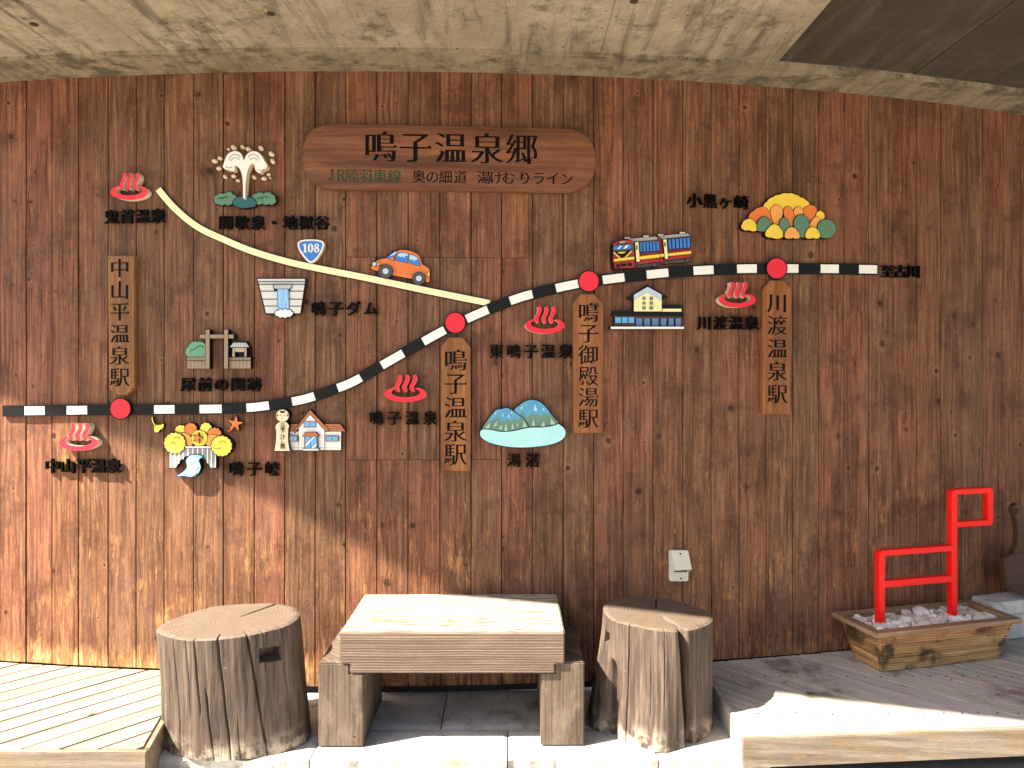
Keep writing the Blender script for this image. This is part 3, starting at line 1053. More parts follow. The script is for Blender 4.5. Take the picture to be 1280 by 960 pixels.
# --- hot spring emblems
def onsen(xl, xr, yt, yb, label):
    k = (xr - xl) / 550.0
    ky = (yb - yt) / 405.0
    c = ((xl + xr) / 2, (yt + yb) / 2)
    A = Art('hot_spring_emblem', label, 'emblem', (0, 0, 1), c, 0.038, group='red hot spring emblems on the wall', edge='cream', line=0.35)
    def T(p): return (xl + (p[0] - 100) * k, yt + (p[1] - 133) * ky)
    cx = 376
    outer, inner = [], []
    for i in range(33):
        a = math.radians(128 + i * (284) / 32)
        outer.append((cx + 276 * math.cos(a), 418 - 120 * math.sin(a) * (1.0 if math.sin(a) < 0 else 0.97)))
        inner.append((cx + 194 * math.cos(a), 396 - 72 * math.sin(a) * (1.0 if math.sin(a) < 0 else 1.0)))
    # rounded ends
    ring = outer + inner[::-1]
    A.solid('basin_ring', [T(p) for p in ring], 'red', side='cream')
    for dx in (0, 100, 198):
        cl = spline([(292 + dx, 140), (306 + dx, 190), (288 + dx, 250), (262 + dx, 305), (268 + dx, 350), (290 + dx, 385)], 5, False)
        n = len(cl)
        Lp, Rp = [], []
        for i, p in enumerate(cl):
            a, b = Vector(cl[max(i - 1, 0)]), Vector(cl[min(i + 1, n - 1)])
            e = (b - a).normalized(); nn = Vector((-e.y, e.x))
            u = i / (n - 1)
            wv = 27 * min(1, 0.75 + u * 1.2) * (1 if u < 0.8 else (1 - (u - 0.8) * 3.2))
            Lp.append(tuple(Vector(p) + nn * wv)); Rp.append(tuple(Vector(p) - nn * wv))
        A.solid('steam_plume', [T(p) for p in Lp + Rp[::-1]], 'red', side='cream')
    A.bb.free()
    return A
onsen(138, 184.5, 216, 250, 'red hot spring emblem beside the upper end of the yellow road')
onsen(656.3, 705.8, 382.5, 417, 'red hot spring emblem between the two centre station boards')
onsen(480.5, 532.3, 468, 502.8, 'red hot spring emblem just below the sloping railway, left of the centre board')
onsen(74.3, 122, 529, 563.5, 'red hot spring emblem below the railway at far left, partly in sunlight')
onsen(898.5, 944.5, 352, 384.5, 'red hot spring emblem beside the right-hand station board')

# --- geyser
A = Art('geyser_picture', 'cut-out picture of a white geyser spouting from a teal pool between bushes', 'wall art', (255, 170, 9.6), (305, 222), 0.022, line=0.8)
A.piece('bush', scallop([(120, 770), (165, 705), (230, 700), (265, 690), (300, 672), (345, 705), (395, 745), (350, 790), (330, 815), (250, 815), (180, 820)], 0.22), 'bush')
A.piece('bush', scallop([(580, 720), (630, 695), (660, 680), (715, 700), (760, 678), (810, 700), (855, 750), (850, 805), (780, 815), (700, 805), (630, 815), (600, 770)], 0.22), 'bush')
A.lines('foliage_line', [spline([(170, 750), (200, 742), (225, 752), (250, 728), (285, 742)], 4, False), spline([(640, 750), (670, 742), (695, 752), (720, 722), (765, 740)], 4, False)], 8)
A.piece('pool', spline([(345, 800), (400, 735), (490, 730), (560, 735), (620, 780), (610, 840), (540, 855), (480, 865), (400, 850)], 5), 'teal')
A.F = 0.040
A.solid('water_jet', spline([(470, 740), (468, 600), (458, 480), (430, 400), (395, 358), (362, 362), (372, 395), (335, 422), (300, 400), (265, 405), (228, 375), (232, 345), (250, 285), (272, 235), (310, 200), (360, 182), (415, 190), (452, 225), (478, 292),
     (500, 240), (540, 200), (600, 182), (660, 205), (700, 250), (725, 300), (755, 345), (745, 385), (700, 405), (668, 440), (635, 428), (612, 395), (605, 350), (575, 328), (545, 360), (518, 430), (503, 520), (495, 640), (494, 740)], 4), 'white', side='cream')
def arc(cx, cy, rx, ry, a0, a1, n=12):
    return [(cx + rx * math.cos(math.radians(a0 + (a1 - a0) * i / n)), cy - ry * math.sin(math.radians(a0 + (a1 - a0) * i / n))) for i in range(n + 1)]
A.lines('spray_line', [arc(375, 300, 75, 80, 170, 35), arc(380, 320, 60, 60, 160, 30), arc(590, 300, 75, 80, 145, 20), arc(595, 320, 55, 55, 150, 20),
                       arc(300, 360, 40, 22, 190, 350, 6), arc(680, 395, 45, 22, 190, 350, 6)], 7, 'mid_grey')
A.done()
bm = bmesh.new(); bmesh.ops.create_icosphere(bm, subdivisions=2, radius=1)
dme = smooth_mesh(bm_mesh(bm), 180)
for i, (x, y, r) in enumerate([(295, 158, 18), (358, 140, 34), (463, 132, 26), (532, 158, 32), (683, 145, 30), (808, 215, 32), (822, 303, 30), (128, 300, 30), (192, 266, 26),
                               (178, 388, 26), (252, 488, 23), (356, 482, 26), (407, 535, 22), (600, 494, 24), (718, 510, 26), (775, 462, 20), (790, 500, 12)]):
    o = link('droplet', dme, M['cream'], A.o)
    lx, ly = A.L(x, y, 0.02)
    o.location = (lx, ly, 0.016)
    s_ = r / 9.6 * A.px
    o.scale = (s_ * 1.15, s_ * 0.85, 0.014)
    o.rotation_euler = (0, 0, random.uniform(-1, 0.2))

# --- dam
A = Art('dam_picture', 'cut-out picture of a pale grey dam with blue water pouring from it', 'wall art', (310, 290, 8.35), (352, 372), 0.018, line=0.9)
A.edgeonly([(95, 490), (590, 490), (602, 510), (548, 852), (188, 852)], 1.0)
A.piece('crest', [(97, 490), (590, 490), (598, 510), (104, 510)], 'pale_grey', 0.3)
A.piece('crest_beam', [(106, 518), (596, 518), (590, 544), (116, 544)], 'grey', 0.3)
ys = [(552, 612), (622, 696), (706, 768), (778, 848)]
def lx_(y): return 115 + (y - 545) * 75 / 305
def rx_(y): return 590 - (y - 545) * 45 / 305
for j, (a, b) in enumerate(ys):
    li = (255, 272) if j == 0 else (308, 308)
    ri = (458, 442) if j == 0 else (430, 430)
    A.piece('block', [(lx_(a), a), (li[0], a), (li[1], b), (lx_(b), b)], 'pale_grey', 0.0)
    A.piece('block', [(ri[0], a), (rx_(a), a), (rx_(b), b), (ri[1], b)], 'pale_grey', 0.0)
A.piece('spillway', [(262, 552), (458, 552), (442, 592), (280, 592)], 'grey', 0.4)
A.piece('waterfall', [(308, 596), (422, 596), (428, 818), (312, 818)], 'water_blue', 0.5)
A.lines('water_streak', [[(332, 602), (332, 700), (336, 780)], [(352, 610), (350, 690)], [(392, 602), (396, 740)], [(370, 720), (372, 800)], [(408, 680), (412, 800)]], 8, 'light_blue')
A.piece('foam', blob(375, 850, 100, 36, 11, 0.3), 'white', 0.9)
A.done()

# --- route shield
A = Art('route_shield', 'blue and white road shield reading 108 above the yellow road', 'road sign', (310, 290, 8.35), (388, 313), 0.030, edge='cream')
sh = spline([(518, 118), (560, 86), (655, 78), (750, 86), (792, 115), (780, 180), (735, 260), (680, 315), (630, 312), (575, 255), (532, 185)], 4)
A.solid('plate', sh, 'white', side='cream')
inn = spline([(533, 126), (568, 101), (655, 93), (742, 101), (775, 124), (764, 178), (722, 252), (672, 300), (638, 298), (590, 246), (548, 182)], 4)
A.piece('field', inn, 'blue', 0)
A.bb.free()
text_on(A.o, A, [('1', 381.2, 310, 13.5), ('0', 388.2, 310, 13.5), ('8', 395.8, 310, 13.5)], 'white', 0.001, 0, 0, 'digit', z=A.F + A.k * A.step + 0.0016)

# --- yellow road
def wall_strip(bm, cl, hw, z0, z1, closed_ends=True, sub=None):
    """ribbon following the curved wall; cl in photo px"""
    n = len(cl)
    rows = []
    for i in range(n):
        a, b = Vector(cl[max(i - 1, 0)]), Vector(cl[min(i + 1, n - 1)])
        e = (b - a).normalized(); nn = Vector((-e.y, e.x))
        p = Vector(cl[i])
        q = []
        for sgn in (1, -1):
            th, z = wall_hit(*(p + nn * hw * sgn), z1)
            q.append((th, z))
        rows.append([bm.verts.new(wall_pt(q[0][0], z1, q[0][1])), bm.verts.new(wall_pt(q[1][0], z1, q[1][1])),
                     bm.verts.new(wall_pt(q[1][0], z0, q[1][1])), bm.verts.new(wall_pt(q[0][0], z0, q[0][1]))])
    for i in range(n - 1):
        for j in range(4):
            bm.faces.new((rows[i][j], rows[i][(j + 1) % 4], rows[i + 1][(j + 1) % 4], rows[i + 1][j]))
    bm.faces.new(rows[0]); bm.faces.new(rows[-1])
road_cl = spline([(197.5, 236.5), (219.4, 261.5), (247.5, 284), (281, 300), (315, 314), (360, 327.3), (405, 337), (453.8, 346.5), (535, 363.6), (612, 379)], 8, False)
road = thing('road_strip', 'pale yellow painted road strip curving down to meet the railway line', 'map line', (0, 0, 0))
bm = bmesh.new(); wall_strip(bm, road_cl, 5.0, 0.004, 0.012); link('backing', bm_mesh(bm), M['black'], road)
bm = bmesh.new(); wall_strip(bm, road_cl[0:], 4.0, 0.0119, 0.0135); link('road_surface', bm_mesh(bm), M['road'], road)

# --- railway
rail_px = [(3, 513.8), (50, 513.2), (100, 512.6), (150, 512), (200, 511.8), (264, 511.2), (300, 510), (322, 508.6), (350, 504.6), (378, 499.5), (400, 492.8), (436.6, 479.5), (463.7, 464.5), (489.8, 449.6),
           (516, 434.6), (542.6, 419.6), (569, 405.5), (596, 393), (623, 381.8), (651, 371.6), (680, 363.8), (709.4, 357.2), (736, 352.3), (766, 348.4), (794, 345), (822, 342), (850, 339.6), (879, 337.8), (907, 336.6), (934, 335.8), (970, 335.6), (1010, 335.8), (1045, 336), (1098, 336.8)]
rail_cl = spline(rail_px, 4, False)
def rail_part(x0, x1, ins=0.0):
    out = []
    pts = rail_cl
    for i in range(len(pts) - 1):
        a, b = pts[i], pts[i + 1]
        for e in (x0, x1):
            pass
        if a[0] <= x0 < b[0]:
            t = (x0 - a[0]) / (b[0] - a[0]); out.append((x0, a[1] + (b[1] - a[1]) * t))
        if x0 < b[0] < x1:
            out.append(b)
        if a[0] < x1 <= b[0]:
            t = (x1 - a[0]) / (b[0] - a[0]); out.append((x1, a[1] + (b[1] - a[1]) * t))
    return out
rail = thing('railway_strip', 'black and white dashed railway line running across the wall', 'map line', (0, 0, 0))
bm = bmesh.new(); wall_strip(bm, rail_cl, 6.9, 0.004, 0.016); link('line_backing', bm_mesh(bm), M['rail_black'], rail)
for a, b in [(30.7, 55.5), (83.3, 108.7), (192.6, 218), (249.4, 277), (308, 336), (365, 393), (422, 451), (477, 504), (529, 556), (583, 610), (637.5, 665.5), (695, 723), (753.5, 780.5), (808.5, 835.5), (867, 892), (921.5, 946), (981, 998), (1026, 1048.5), (1074, 1096.5)]:
    bm = bmesh.new(); wall_strip(bm, rail_part(a, b), 5.3, 0.0159, 0.0178)
    link('white_dash', bm_mesh(bm), M['white'], rail)
for x, y, lab in [(150.5, 511, 'red station disc below the leftmost station board'), (569, 403.5, 'red station disc where the railway slopes, above the lowest hanging board'),
                  (736, 351.5, 'red station disc left of the train picture'), (971, 335.5, 'rightmost red station disc, below the autumn hill')]:
    A = Art('station_disc', lab, 'station marker', (0, 0, 1), (x, y), 0.026, back=0.0175, group='red station discs on the railway line', line=1.2)
    A.piece('disc_face', ellipse(x, y, 12.2, 12.4, 40), 'red')
    A.done('black', 'rim')

# --- station boards
def board(pts, chars, xc, ycs, sz, label, T=0.028):
    cy = sum(p[1] for p in pts) / len(pts)
    A = Art('station_board', label, 'station sign', (0, 0, 1), (xc, cy), T, back=0.002, group='vertical wooden station boards')
    A.bb.free()
    P = [A.L(x, y, T) for x, y in pts]
    bm = bmesh.new()
    add_prism(bm, P, 0.002, T)
    es = [e for e in bm.edges if all(abs(v.co.z - T) < 1e-6 for v in e.verts) and len(e.link_faces) == 2 and any(abs(f.normal.z) < 0.5 for f in e.link_faces)]
    bm.normal_update()
    es = [e for e in bm.edges if all(abs(v.co.z - T) < 1e-6 for v in e.verts) and e.is_boundary is False and sum(1 for f in e.link_faces if abs(f.normal.z) < 0.5) == 1]
    bmesh.ops.bevel(bm, geom=es, offset=0.004, segments=2, affect='EDGES')
    me = bm_mesh(bm)
    # timber grain follows local Y here: rotate mesh into a Z-grain frame
    o = link('panel', me, None, A.o)
    rot = Matrix.Rotation(PI / 2, 4, 'X')
    me.transform(rot.inverted())
    o.matrix_local = rot
    me.materials.append(M['sign'])
    text_on(A.o, A, [(c, xc, y, sz) for c, y in zip(chars, ycs)], 'ink', 0.0012, 0.019, -0.012, z=T + 0.0010)
    return A.o
board([(134, 319.5), (168.5, 319.5), (168.5, 484), (159, 494), (147, 494), (136, 486)], '中山平温泉駅', 149.5, [335.5, 363, 390, 417.5, 445, 472], 24.5, 'leftmost wooden station board hanging above the railway line')
board([(550.5, 434), (561, 421.5), (578, 421.5), (588.5, 434), (588.5, 589), (551.5, 589)], '鳴子温泉駅', 569.3, [450.5, 480, 510, 539.5, 568.5], 28, 'lowest-hanging wooden station board with chamfered top at wall centre')
board([(716, 379), (725.5, 367.5), (742, 367.5), (754.5, 379), (754, 541.5), (717, 541.5)], '鳴子御殿湯駅', 735.5, [391, 417, 444, 470.5, 497, 523.5], 25, 'wooden station board with six characters between lagoon and long station picture')
board([(953.5, 361.5), (963, 350.5), (979, 350.5), (990, 361.5), (988.5, 518), (953.5, 517.5)], '川渡温泉駅', 971.8, [379, 407, 436, 464.5, 493], 25, 'rightmost wooden station board hanging below the railway line')

# --- title board
T = 0.036
A = Art('title_board', 'wide brown wooden title board with rounded ends and black characters', 'sign', (0, 0, 1), (562, 198), T, back=0.002)
A.bb.free()
pts = [(404, 154), (708, 160.5), (722, 164), (736, 174), (743, 187), (745, 203), (741, 219), (730, 232), (714, 240.5), (402, 235), (391, 228), (382, 216), (378, 201), (379, 184), (386, 168), (394, 158)]
def sup(cx_, cy_, rx, ry, a0, a1, n=14, e=2.35):
    out = []
    for k in range(n + 1):
        a = D0(a0 + (a1 - a0) * k / n)
        c, q = math.cos(a), math.sin(a)
        out.append((cx_ + rx * math.copysign(abs(c) ** (2 / e), c), cy_ - ry * math.copysign(abs(q) ** (2 / e), q)))
    return out
D0 = math.radians
P = [A.L(*q, T) for q in sup(703, 200.5, 42, 40.3, 90, -90) + [(558, 237.8)] + sup(417, 195, 39.5, 40.8, -90, -270) + [(506, 155.8), (607, 157.8)]]
PP = []
for p in P:
    if not PP or (Vector(p) - Vector(PP[-1])).length > 0.003:
        PP.append(p)
bm = bmesh.new(); add_prism(bm, PP, 0.002, T); bm.normal_update()
es = [e for e in bm.edges if all(abs(v.co.z - T) < 1e-6 for v in e.verts) and sum(1 for f in e.link_faces if abs(f.normal.z) < 0.5) == 1]
bmesh.ops.bevel(bm, geom=es, offset=0.005, segments=2, affect='EDGES')
me = bm_mesh(bm)
rot = Matrix.Rotation(PI / 2, 4, 'X')
me.transform(rot.inverted())
o = link('panel', me, M['title'], A.o); o.matrix_local = rot
text_on(A.o, A, list(zip('鳴子温泉郷', [475.5, 519, 564, 609, 652], [184, 184.6, 185.6, 186.4, 187.2], [40] * 5)), 'ink', 0.0012, 0.024, -0.014, z=T + 0.0010)
text_on(A.o, A, list(zip('JR陸羽東線', [413.5, 426, 440, 457, 475, 493], [218.6, 218.8, 219.5, 220, 220.3, 220.7], [18, 18, 17, 17, 17, 17])), 'green_ink', 0.0012, 0.012, -0.003, z=T + 0.0010)
xs_ = [523.5, 540.5, 557, 575.5] + [605, 620, 635.5, 656, 673.5, 691, 708.5]
text_on(A.o, A, [(c, x, 221 + (x - 520) * 0.014, 16.5) for c, x in zip('奥の細道湯けむりライン', xs_)], 'ink', 0.0012, 0.014, -0.004, z=T + 0.0010)

# --- car
A = Art('car_picture', 'cut-out picture of an orange car driving up the yellow road', 'wall art', (455, 300, 12.8), (500, 334), 0.020, line=0.8)
A.edgeonly(spline([(115, 460), (118, 420), (150, 350), (250, 310), (345, 290), (430, 220), (510, 175), (590, 155), (700, 163), (800, 192), (870, 240), (935, 390), (1045, 465), (1055, 520), (1045, 668), (975, 668), (780, 628), (450, 562), (225, 500)], 3), 0.8)
A.piece('body', spline([(115, 460), (120, 425), (150, 370), (190, 343), (250, 313), (345, 294), (400, 305), (480, 300), (528, 185), (590, 160), (700, 167), (790, 192), (860, 232), (900, 290), (935, 390), (1000, 430), (1045, 470), (1053, 520), (1045, 665), (975, 665), (780, 625), (450, 560), (225, 500)], 2), 'orange', 0.4)
A.piece('windscreen', [(352, 288), (430, 228), (510, 180), (528, 186), (490, 262), (470, 300), (398, 304)], 'blue', 0.35)
A.piece('windscreen_glint', [(410, 255), (500, 186), (522, 190), (490, 235), (430, 258)], 'light_blue', 0)
A.piece('side_window', [(490, 318), (522, 235), (570, 206), (640, 200), (706, 220), (690, 368), (600, 346)], 'blue', 0.35)
A.piece('window_glint', [(520, 262), (570, 210), (640, 204), (702, 222), (700, 258), (665, 250), (640, 290), (620, 265), (580, 275), (560, 258)], 'light_blue', 0)
A.piece('rear_window', [(722, 370), (725, 230), (790, 242), (850, 282), (888, 340), (905, 412), (800, 392)], 'blue', 0.35)
A.piece('rear_window_glint', [(726, 300), (728, 234), (790, 246), (848, 284), (872, 320), (830, 312), (800, 342), (780, 305), (745, 325)], 'light_blue', 0)
A.piece('mirror', spline([(425, 300), (440, 272), (470, 265), (475, 315), (445, 325)], 3), 'orange', 0.35)
A.piece('headlight', ellipse(165, 385, 30, 30, 18), 'light_blue', 0.35)
A.piece('indicator_lamp', spline([(205, 375), (262, 368), (250, 392), (215, 410)], 3), 'light_orange', 0.2)
A.piece('tail_light', [(1020, 520), (1050, 515), (1050, 580), (1015, 580)], 'yellow', 0.2)
A.lines('door_line', [[(705, 372), (695, 440), (720, 520), (770, 600)], [(482, 330), (470, 430), (500, 500), (510, 545)], [(510, 500), (640, 535), (770, 545)], [(600, 410), (650, 415)], [(850, 455), (880, 462)]], 5, 'roof_brown')
for nm, x, y, r, h in (('wheel', 345, 500, 108, 48), ('wheel', 878, 615, 98, 46)):
    wh = A.piece(nm, ellipse(x, y, r, r, 32), 'dark_grey', 0.6)
    s_ = A.piece('hub_cap', ellipse(x, y, h, h, 22), 'pale_blue', 0.35)
    s_.parent = wh
A.done()

# --- wooden gate
A = Art('gate_picture', 'cut-out picture of a wooden gate with fence, green bush and little hut', 'wall art', (220, 400, 9.6), (272, 437), 0.020, line=0.6)
A.edgeonly([(625, 330), (690, 262), (850, 262), (890, 330), (890, 450), (625, 450)], 0.6)
A.piece('bush', scallop([(125, 425), (118, 365), (150, 320), (175, 285), (215, 262), (255, 268), (300, 262), (350, 292), (350, 438), (240, 438)], 0.16), 'mint')
A.lines('foliage_line', [spline([(170, 390), (185, 355), (225, 350), (260, 320), (300, 310), (335, 335)], 4, False)], 8)
for i in range(5):
    A.piece('fence_board', rect(136 + i * 44, 448, 177 + i * 44, 583), 'tan', 0.4)
for i in range(6):
    A.piece('fence_board', rect(628 + i * 45, 450, 670 + i * 45, 583), 'tan', 0.4)
A.lines('fence_rail_line', [[(136, 488), (355, 488)]], 8)
A.lines('fence_rail_line', [[(622, 484), (895, 484)]], 8)
A.piece('beam', rect(288, 176, 692, 220), 'tan', 0.5)
A.piece('post', rect(356, 118, 402, 584), 'tan', 0.5)
A.piece('post', rect(577, 118, 624, 584), 'tan', 0.5)
A.piece('hut_wall', [(680, 335), (845, 335), (845, 440), (820, 440), (820, 382), (708, 382), (708, 440), (680, 440)], 'tan_light', 0.3)
A.lines('hut_line', [[(702, 340), (702, 436)], [(822, 340), (822, 436)]], 5, 'brown')
for i in range(7):
    x0, x1 = 690 + i * 21.5, 690 + (i + 1) * 21.5
    b0, b1 = 647 + i * 33.5, 647 + (i + 1) * 33.5
    A.piece('roof_slat', [(x0, 272), (x1 - 3, 272), (b1 - 4, 326), (b0, 326)], 'grey', 0)
A.done()

# --- gorge
A = Art('gorge_picture', 'cut-out picture of a bridge and stream below yellow and orange autumn trees', 'wall art', (185, 510, 7.53), (246, 562), 0.022, line=0.8)
A.piece('tree', blob(308, 205, 52, 40, 9), 'lemon')
A.piece('tree', blob(402, 200, 56, 56, 9), 'orange')
A.piece('tree', blob(545, 190, 52, 50, 9), 'lemon')
A.piece('tree', blob(625, 245, 64, 56, 10), 'orange')
A.piece('tree', spline([(310, 240), (350, 235), (400, 270), (415, 355), (350, 358), (320, 300)], 4), 'light_orange', 0.5)
A.piece('tree', spline([(560, 355), (545, 300), (580, 255), (640, 255), (675, 285), (640, 355)], 4), 'light_orange', 0.5)
A.piece('tree', blob(483, 285, 76, 78, 11, 0.25), 'lemon', 0.5)
A.piece('bridge', [(206, 420), (206, 562), (264, 562)] + spline([(264, 562), (300, 498), (355, 455), (430, 438), (500, 450), (550, 490), (590, 562)], 4, False)[1:] + [(640, 562), (640, 440), (600, 372), (350, 372)], 'mid_grey')
st = []
for x in (211, 252, 289, 330, 376, 422, 468, 513, 560, 596, 634):
    yb = 560 if (x < 262 or x > 590) else 438 + ((x - 427) / 163) ** 2 * 120
    st.append([(x, 378 if 340 < x < 605 else 425), (x, yb)])
A.lines('bridge_rib', st, 9, 'white')
A.piece('bridge_deck', rect(352, 360, 598, 376), 'white', 0.4)
A.piece('tree', blob(252, 330, 100, 98, 15, 0.28), 'lemon')
A.piece('tree', blob(692, 358, 98, 96, 15, 0.28), 'lemon')
A.lines('foliage_line', [spline([(200, 345), (235, 320), (260, 345)], 4, False), spline([(240, 285), (275, 275), (300, 295)], 4, False), spline([(610, 370), (650, 385), (690, 372)], 4, False), spline([(670, 330), (700, 308), (735, 325)], 4, False)], 4, 'brown')
A.piece('stream', spline([(410, 442), (510, 452), (478, 492), (494, 560), (462, 625), (410, 648), (340, 638), (272, 640), (330, 603), (368, 555), (360, 490)], 4), 'water_blue', 0.8)
for q in ([(395, 470), (465, 462), (455, 492), (385, 498)], [(405, 545), (465, 532), (462, 572), (400, 580)], [(385, 606), (450, 590), (430, 630), (375, 622)]):
    A.piece('ripple', spline(q, 3), 'white', 0)
def maple(cx, cy, r, rot=0.0):
    pts = []
    for i in range(5):
        a = rot + math.radians(90 + i * 72 - 0)
        for da, rr in ((-0.42, 0.42), (-0.16, 0.72), (0, 1.0), (0.16, 0.72), (0.42, 0.42)):
            pts.append((cx + r * rr * math.cos(a + da), cy - r * rr * math.sin(a + da)))
    return pts
A.piece('maple_leaf', maple(462, 282, 50, -0.25), 'orange', 0.3)
A.lines('leaf_stalk', [[(465, 300), (495, 322), (520, 322)]], 6, 'orange')
A.done()
A = Art('maple_leaf_cutout', 'small orange maple leaf cut-out just below the railway line', 'wall art', (185, 510, 7.53), (293, 530), 0.018, line=0.5)
A.piece('blade', maple(822, 148, 74, -0.15), 'orange')
A.piece('stalk', ribbon([(808, 175), (785, 205), (752, 222)], 8), 'orange', 0.3)
A.done()
A = Art('ginkgo_leaf_cutout', 'small yellow ginkgo leaf cut-out left of the autumn gorge', 'wall art', (185, 510, 7.53), (198, 531), 0.018, line=0.5)
A.piece('blade', spline([(66, 228), (58, 185), (66, 160), (105, 162), (148, 152), (138, 190), (112, 205), (98, 224)], 3), 'lemon')
A.piece('stalk', ribbon(spline([(38, 86), (44, 125), (68, 165)], 4, False), 9), 'lemon', 0.3)
A.done()

# --- doll museum
A = Art('doll_museum_picture', 'cut-out picture of a white house with brown roofs and a wooden doll beside it', 'wall art', (335, 505, 12.19), (388, 538), 0.020, line=0.7)
A.piece('left_wing_wall'.replace('left_', ''), rect(318, 420, 470, 700), 'white', 0.5)
A.piece('wing_wall', rect(862, 422, 1112, 700), 'white', 0.5)
A.piece('wing_roof', [(325, 307), (455, 307), (430, 355), (400, 415), (325, 415)], 'roof_brown', 0.4)
A.piece('wing_roof', [(860, 307), (1100, 307), (1180, 415), (918, 415)], 'roof_brown', 0.4)
A.lines('roof_line', [[(330, 340), (430, 340)], [(890, 340), (1122, 340)], [(905, 375), (1150, 375)]], 5, 'brown')
A.piece('gable_wall', [(470, 350), (640, 150), (860, 382), (860, 700), (470, 700)], 'white', 0.4)
A.piece('gable_roof', [(643, 92), (935, 405), (882, 412), (640, 150), (408, 432), (398, 408)], 'roof_brown', 0.7)
A.lines('plinth_line', [[(330, 668), (545, 668)], [(765, 668), (1110, 668)]], 5, 'mid_grey')
for (a, b, c, d) in ((545, 262, 732, 355), (882, 482, 1075, 570), (325, 482, 448, 570)):
    f_ = A.piece('window', rect(a, b, c, d), 'tan', 0.2)
    mid = (a + c) / 2
    for (e, g) in ((a + 14, mid - 8), (mid + 8, c - 14)):
        p_ = A.piece('pane', rect(e, b + 14, g, d - 12), 'sky_blue', 0)
        p_.parent = f_
dr = A.piece('door', rect(553, 492, 755, 678), 'tan', 0.3)
for (e, g) in ((572, 648), (656, 738)):
    p_ = A.piece('pane', rect(e, 495, g, 676), 'sky_blue', 0.2); p_.parent = dr
for q in ([(572, 620), (690, 500), (715, 500), (572, 652)], [(662, 674), (738, 600), (738, 628), (692, 674)]):
    p_ = A.piece('glint', q, 'white', 0); p_.parent = dr
A.piece('step', rect(530, 680, 770, 710), 'pale_grey', 0.3)
A.piece('awning', [(562, 434), (730, 434), (775, 492), (525, 492)], 'roof_brown', 0.4)
A.piece('doll_body', spline([(178, 272), (262, 272), (318, 325), (306, 400), (306, 560), (325, 690), (325, 712), (105, 712), (105, 690), (122, 560), (126, 420), (115, 335)], 3), 'skin', 0.7)
hd = A.piece('doll_head', ellipse(220, 178, 97, 92, 32), 'skin', 0.7)
A.piece('doll_hair', spline([(180, 125), (200, 100), (222, 112), (245, 100), (258, 125), (225, 138)], 3), 'black', 0)
A.piece('doll_hair', ellipse(140, 172, 8, 24, 12), 'black', 0)
A.piece('doll_hair', ellipse(300, 170, 8, 24, 12), 'black', 0)
A.lines('doll_face', [arc(182, 182, 16, 9, 170, 10, 6), arc(258, 182, 16, 9, 170, 10, 6), [(218, 190), (216, 208)], arc(220, 222, 12, 6, 190, 350, 4)], 5, 'brown')
A.done()
text_on(A.o, A, [(c, 335 + 222 / 12.19, 505 + y / 12.19, 6.2) for c, y in zip('日本こけし館', (330, 388, 450, 515, 585, 648))], 'black', 0.0008, 0.01, 0.01, z=A.F + A.k * A.step + 0.001)

# --- lagoon
A = Art('lagoon_picture', 'cut-out picture of two blue and green mountains behind a pale cyan lagoon', 'wall art', (590, 490, 9.146), (654, 530), 0.020, line=1.0)
A.piece('mountain', spline([(485, 212), (540, 155), (600, 112), (680, 90), (770, 112), (830, 160), (890, 235), (950, 310), (992, 352), (960, 378), (840, 402), (640, 410), (540, 380)], 3), 'slope_green')
A.piece('summit', spline([(485, 212), (540, 155), (600, 112), (680, 90), (770, 112), (830, 160), (880, 222)], 3, False) + [(895, 275), (868, 268), (845, 245), (822, 240), (800, 285), (775, 262), (740, 252), (722, 272), (690, 228), (650, 280), (622, 302), (600, 262), (588, 228), (550, 262), (520, 250)], 'peak_blue', 0)
A.piece('mountain', spline([(118, 425), (170, 335), (230, 252), (282, 202), (330, 197), (400, 182), (450, 205), (540, 268), (600, 320), (640, 402), (520, 438), (400, 455), (300, 450), (220, 432)], 3), 'slope_green')
A.piece('summit', spline([(210, 290), (245, 240), (285, 204), (330, 198), (400, 184), (450, 207), (510, 248), (560, 285)], 3, False) + [(530, 325), (505, 315), (478, 300), (462, 340), (430, 325), (402, 305), (372, 345), (352, 320), (340, 345), (318, 310), (302, 265), (260, 310), (215, 330), (185, 320)], 'peak_blue', 0)
A.piece('lagoon_water', spline([(104, 440), (140, 428), (220, 434), (300, 452), (400, 456), (520, 438), (640, 410), (840, 402), (960, 378), (990, 368), (1050, 415), (1070, 465), (1045, 530), (950, 585), (780, 620), (560, 634), (380, 620), (200, 578), (108, 520), (94, 472)], 3), 'lagoon', 1.1)
tri = lambda x, y, w_, h_, l=0: [(x - w_ / 2, y), (x + l, y - h_), (x + w_ / 2, y)]
for (x, y, w_, h_, l) in [(170, 415, 50, 70, 40), (262, 388, 35, 60, 25), (325, 425, 35, 60, 15), (388, 445, 42, 85, 0), (466, 425, 32, 75, -5), (522, 392, 20, 45, -5), (606, 402, 50, 75, -15), (700, 385, 40, 75, 5), (812, 392, 45, 60, 5), (925, 372, 60, 75, -20)]:
    A.piece('light_slope', tri(x, y, w_, h_, l), 'slope_pale', 0)
for (x, y, w_, h_, l) in [(265, 260, 16, 42, 12), (352, 282, 14, 62, 0), (420, 292, 26, 50, 4), (458, 250, 22, 34, -8), (565, 192, 24, 36, 14), (726, 215, 40, 80, -6), (820, 208, 20, 36, -8)]:
    A.piece('snow_streak', tri(x, y, w_, h_, l), 'light_blue', 0)
A.done()

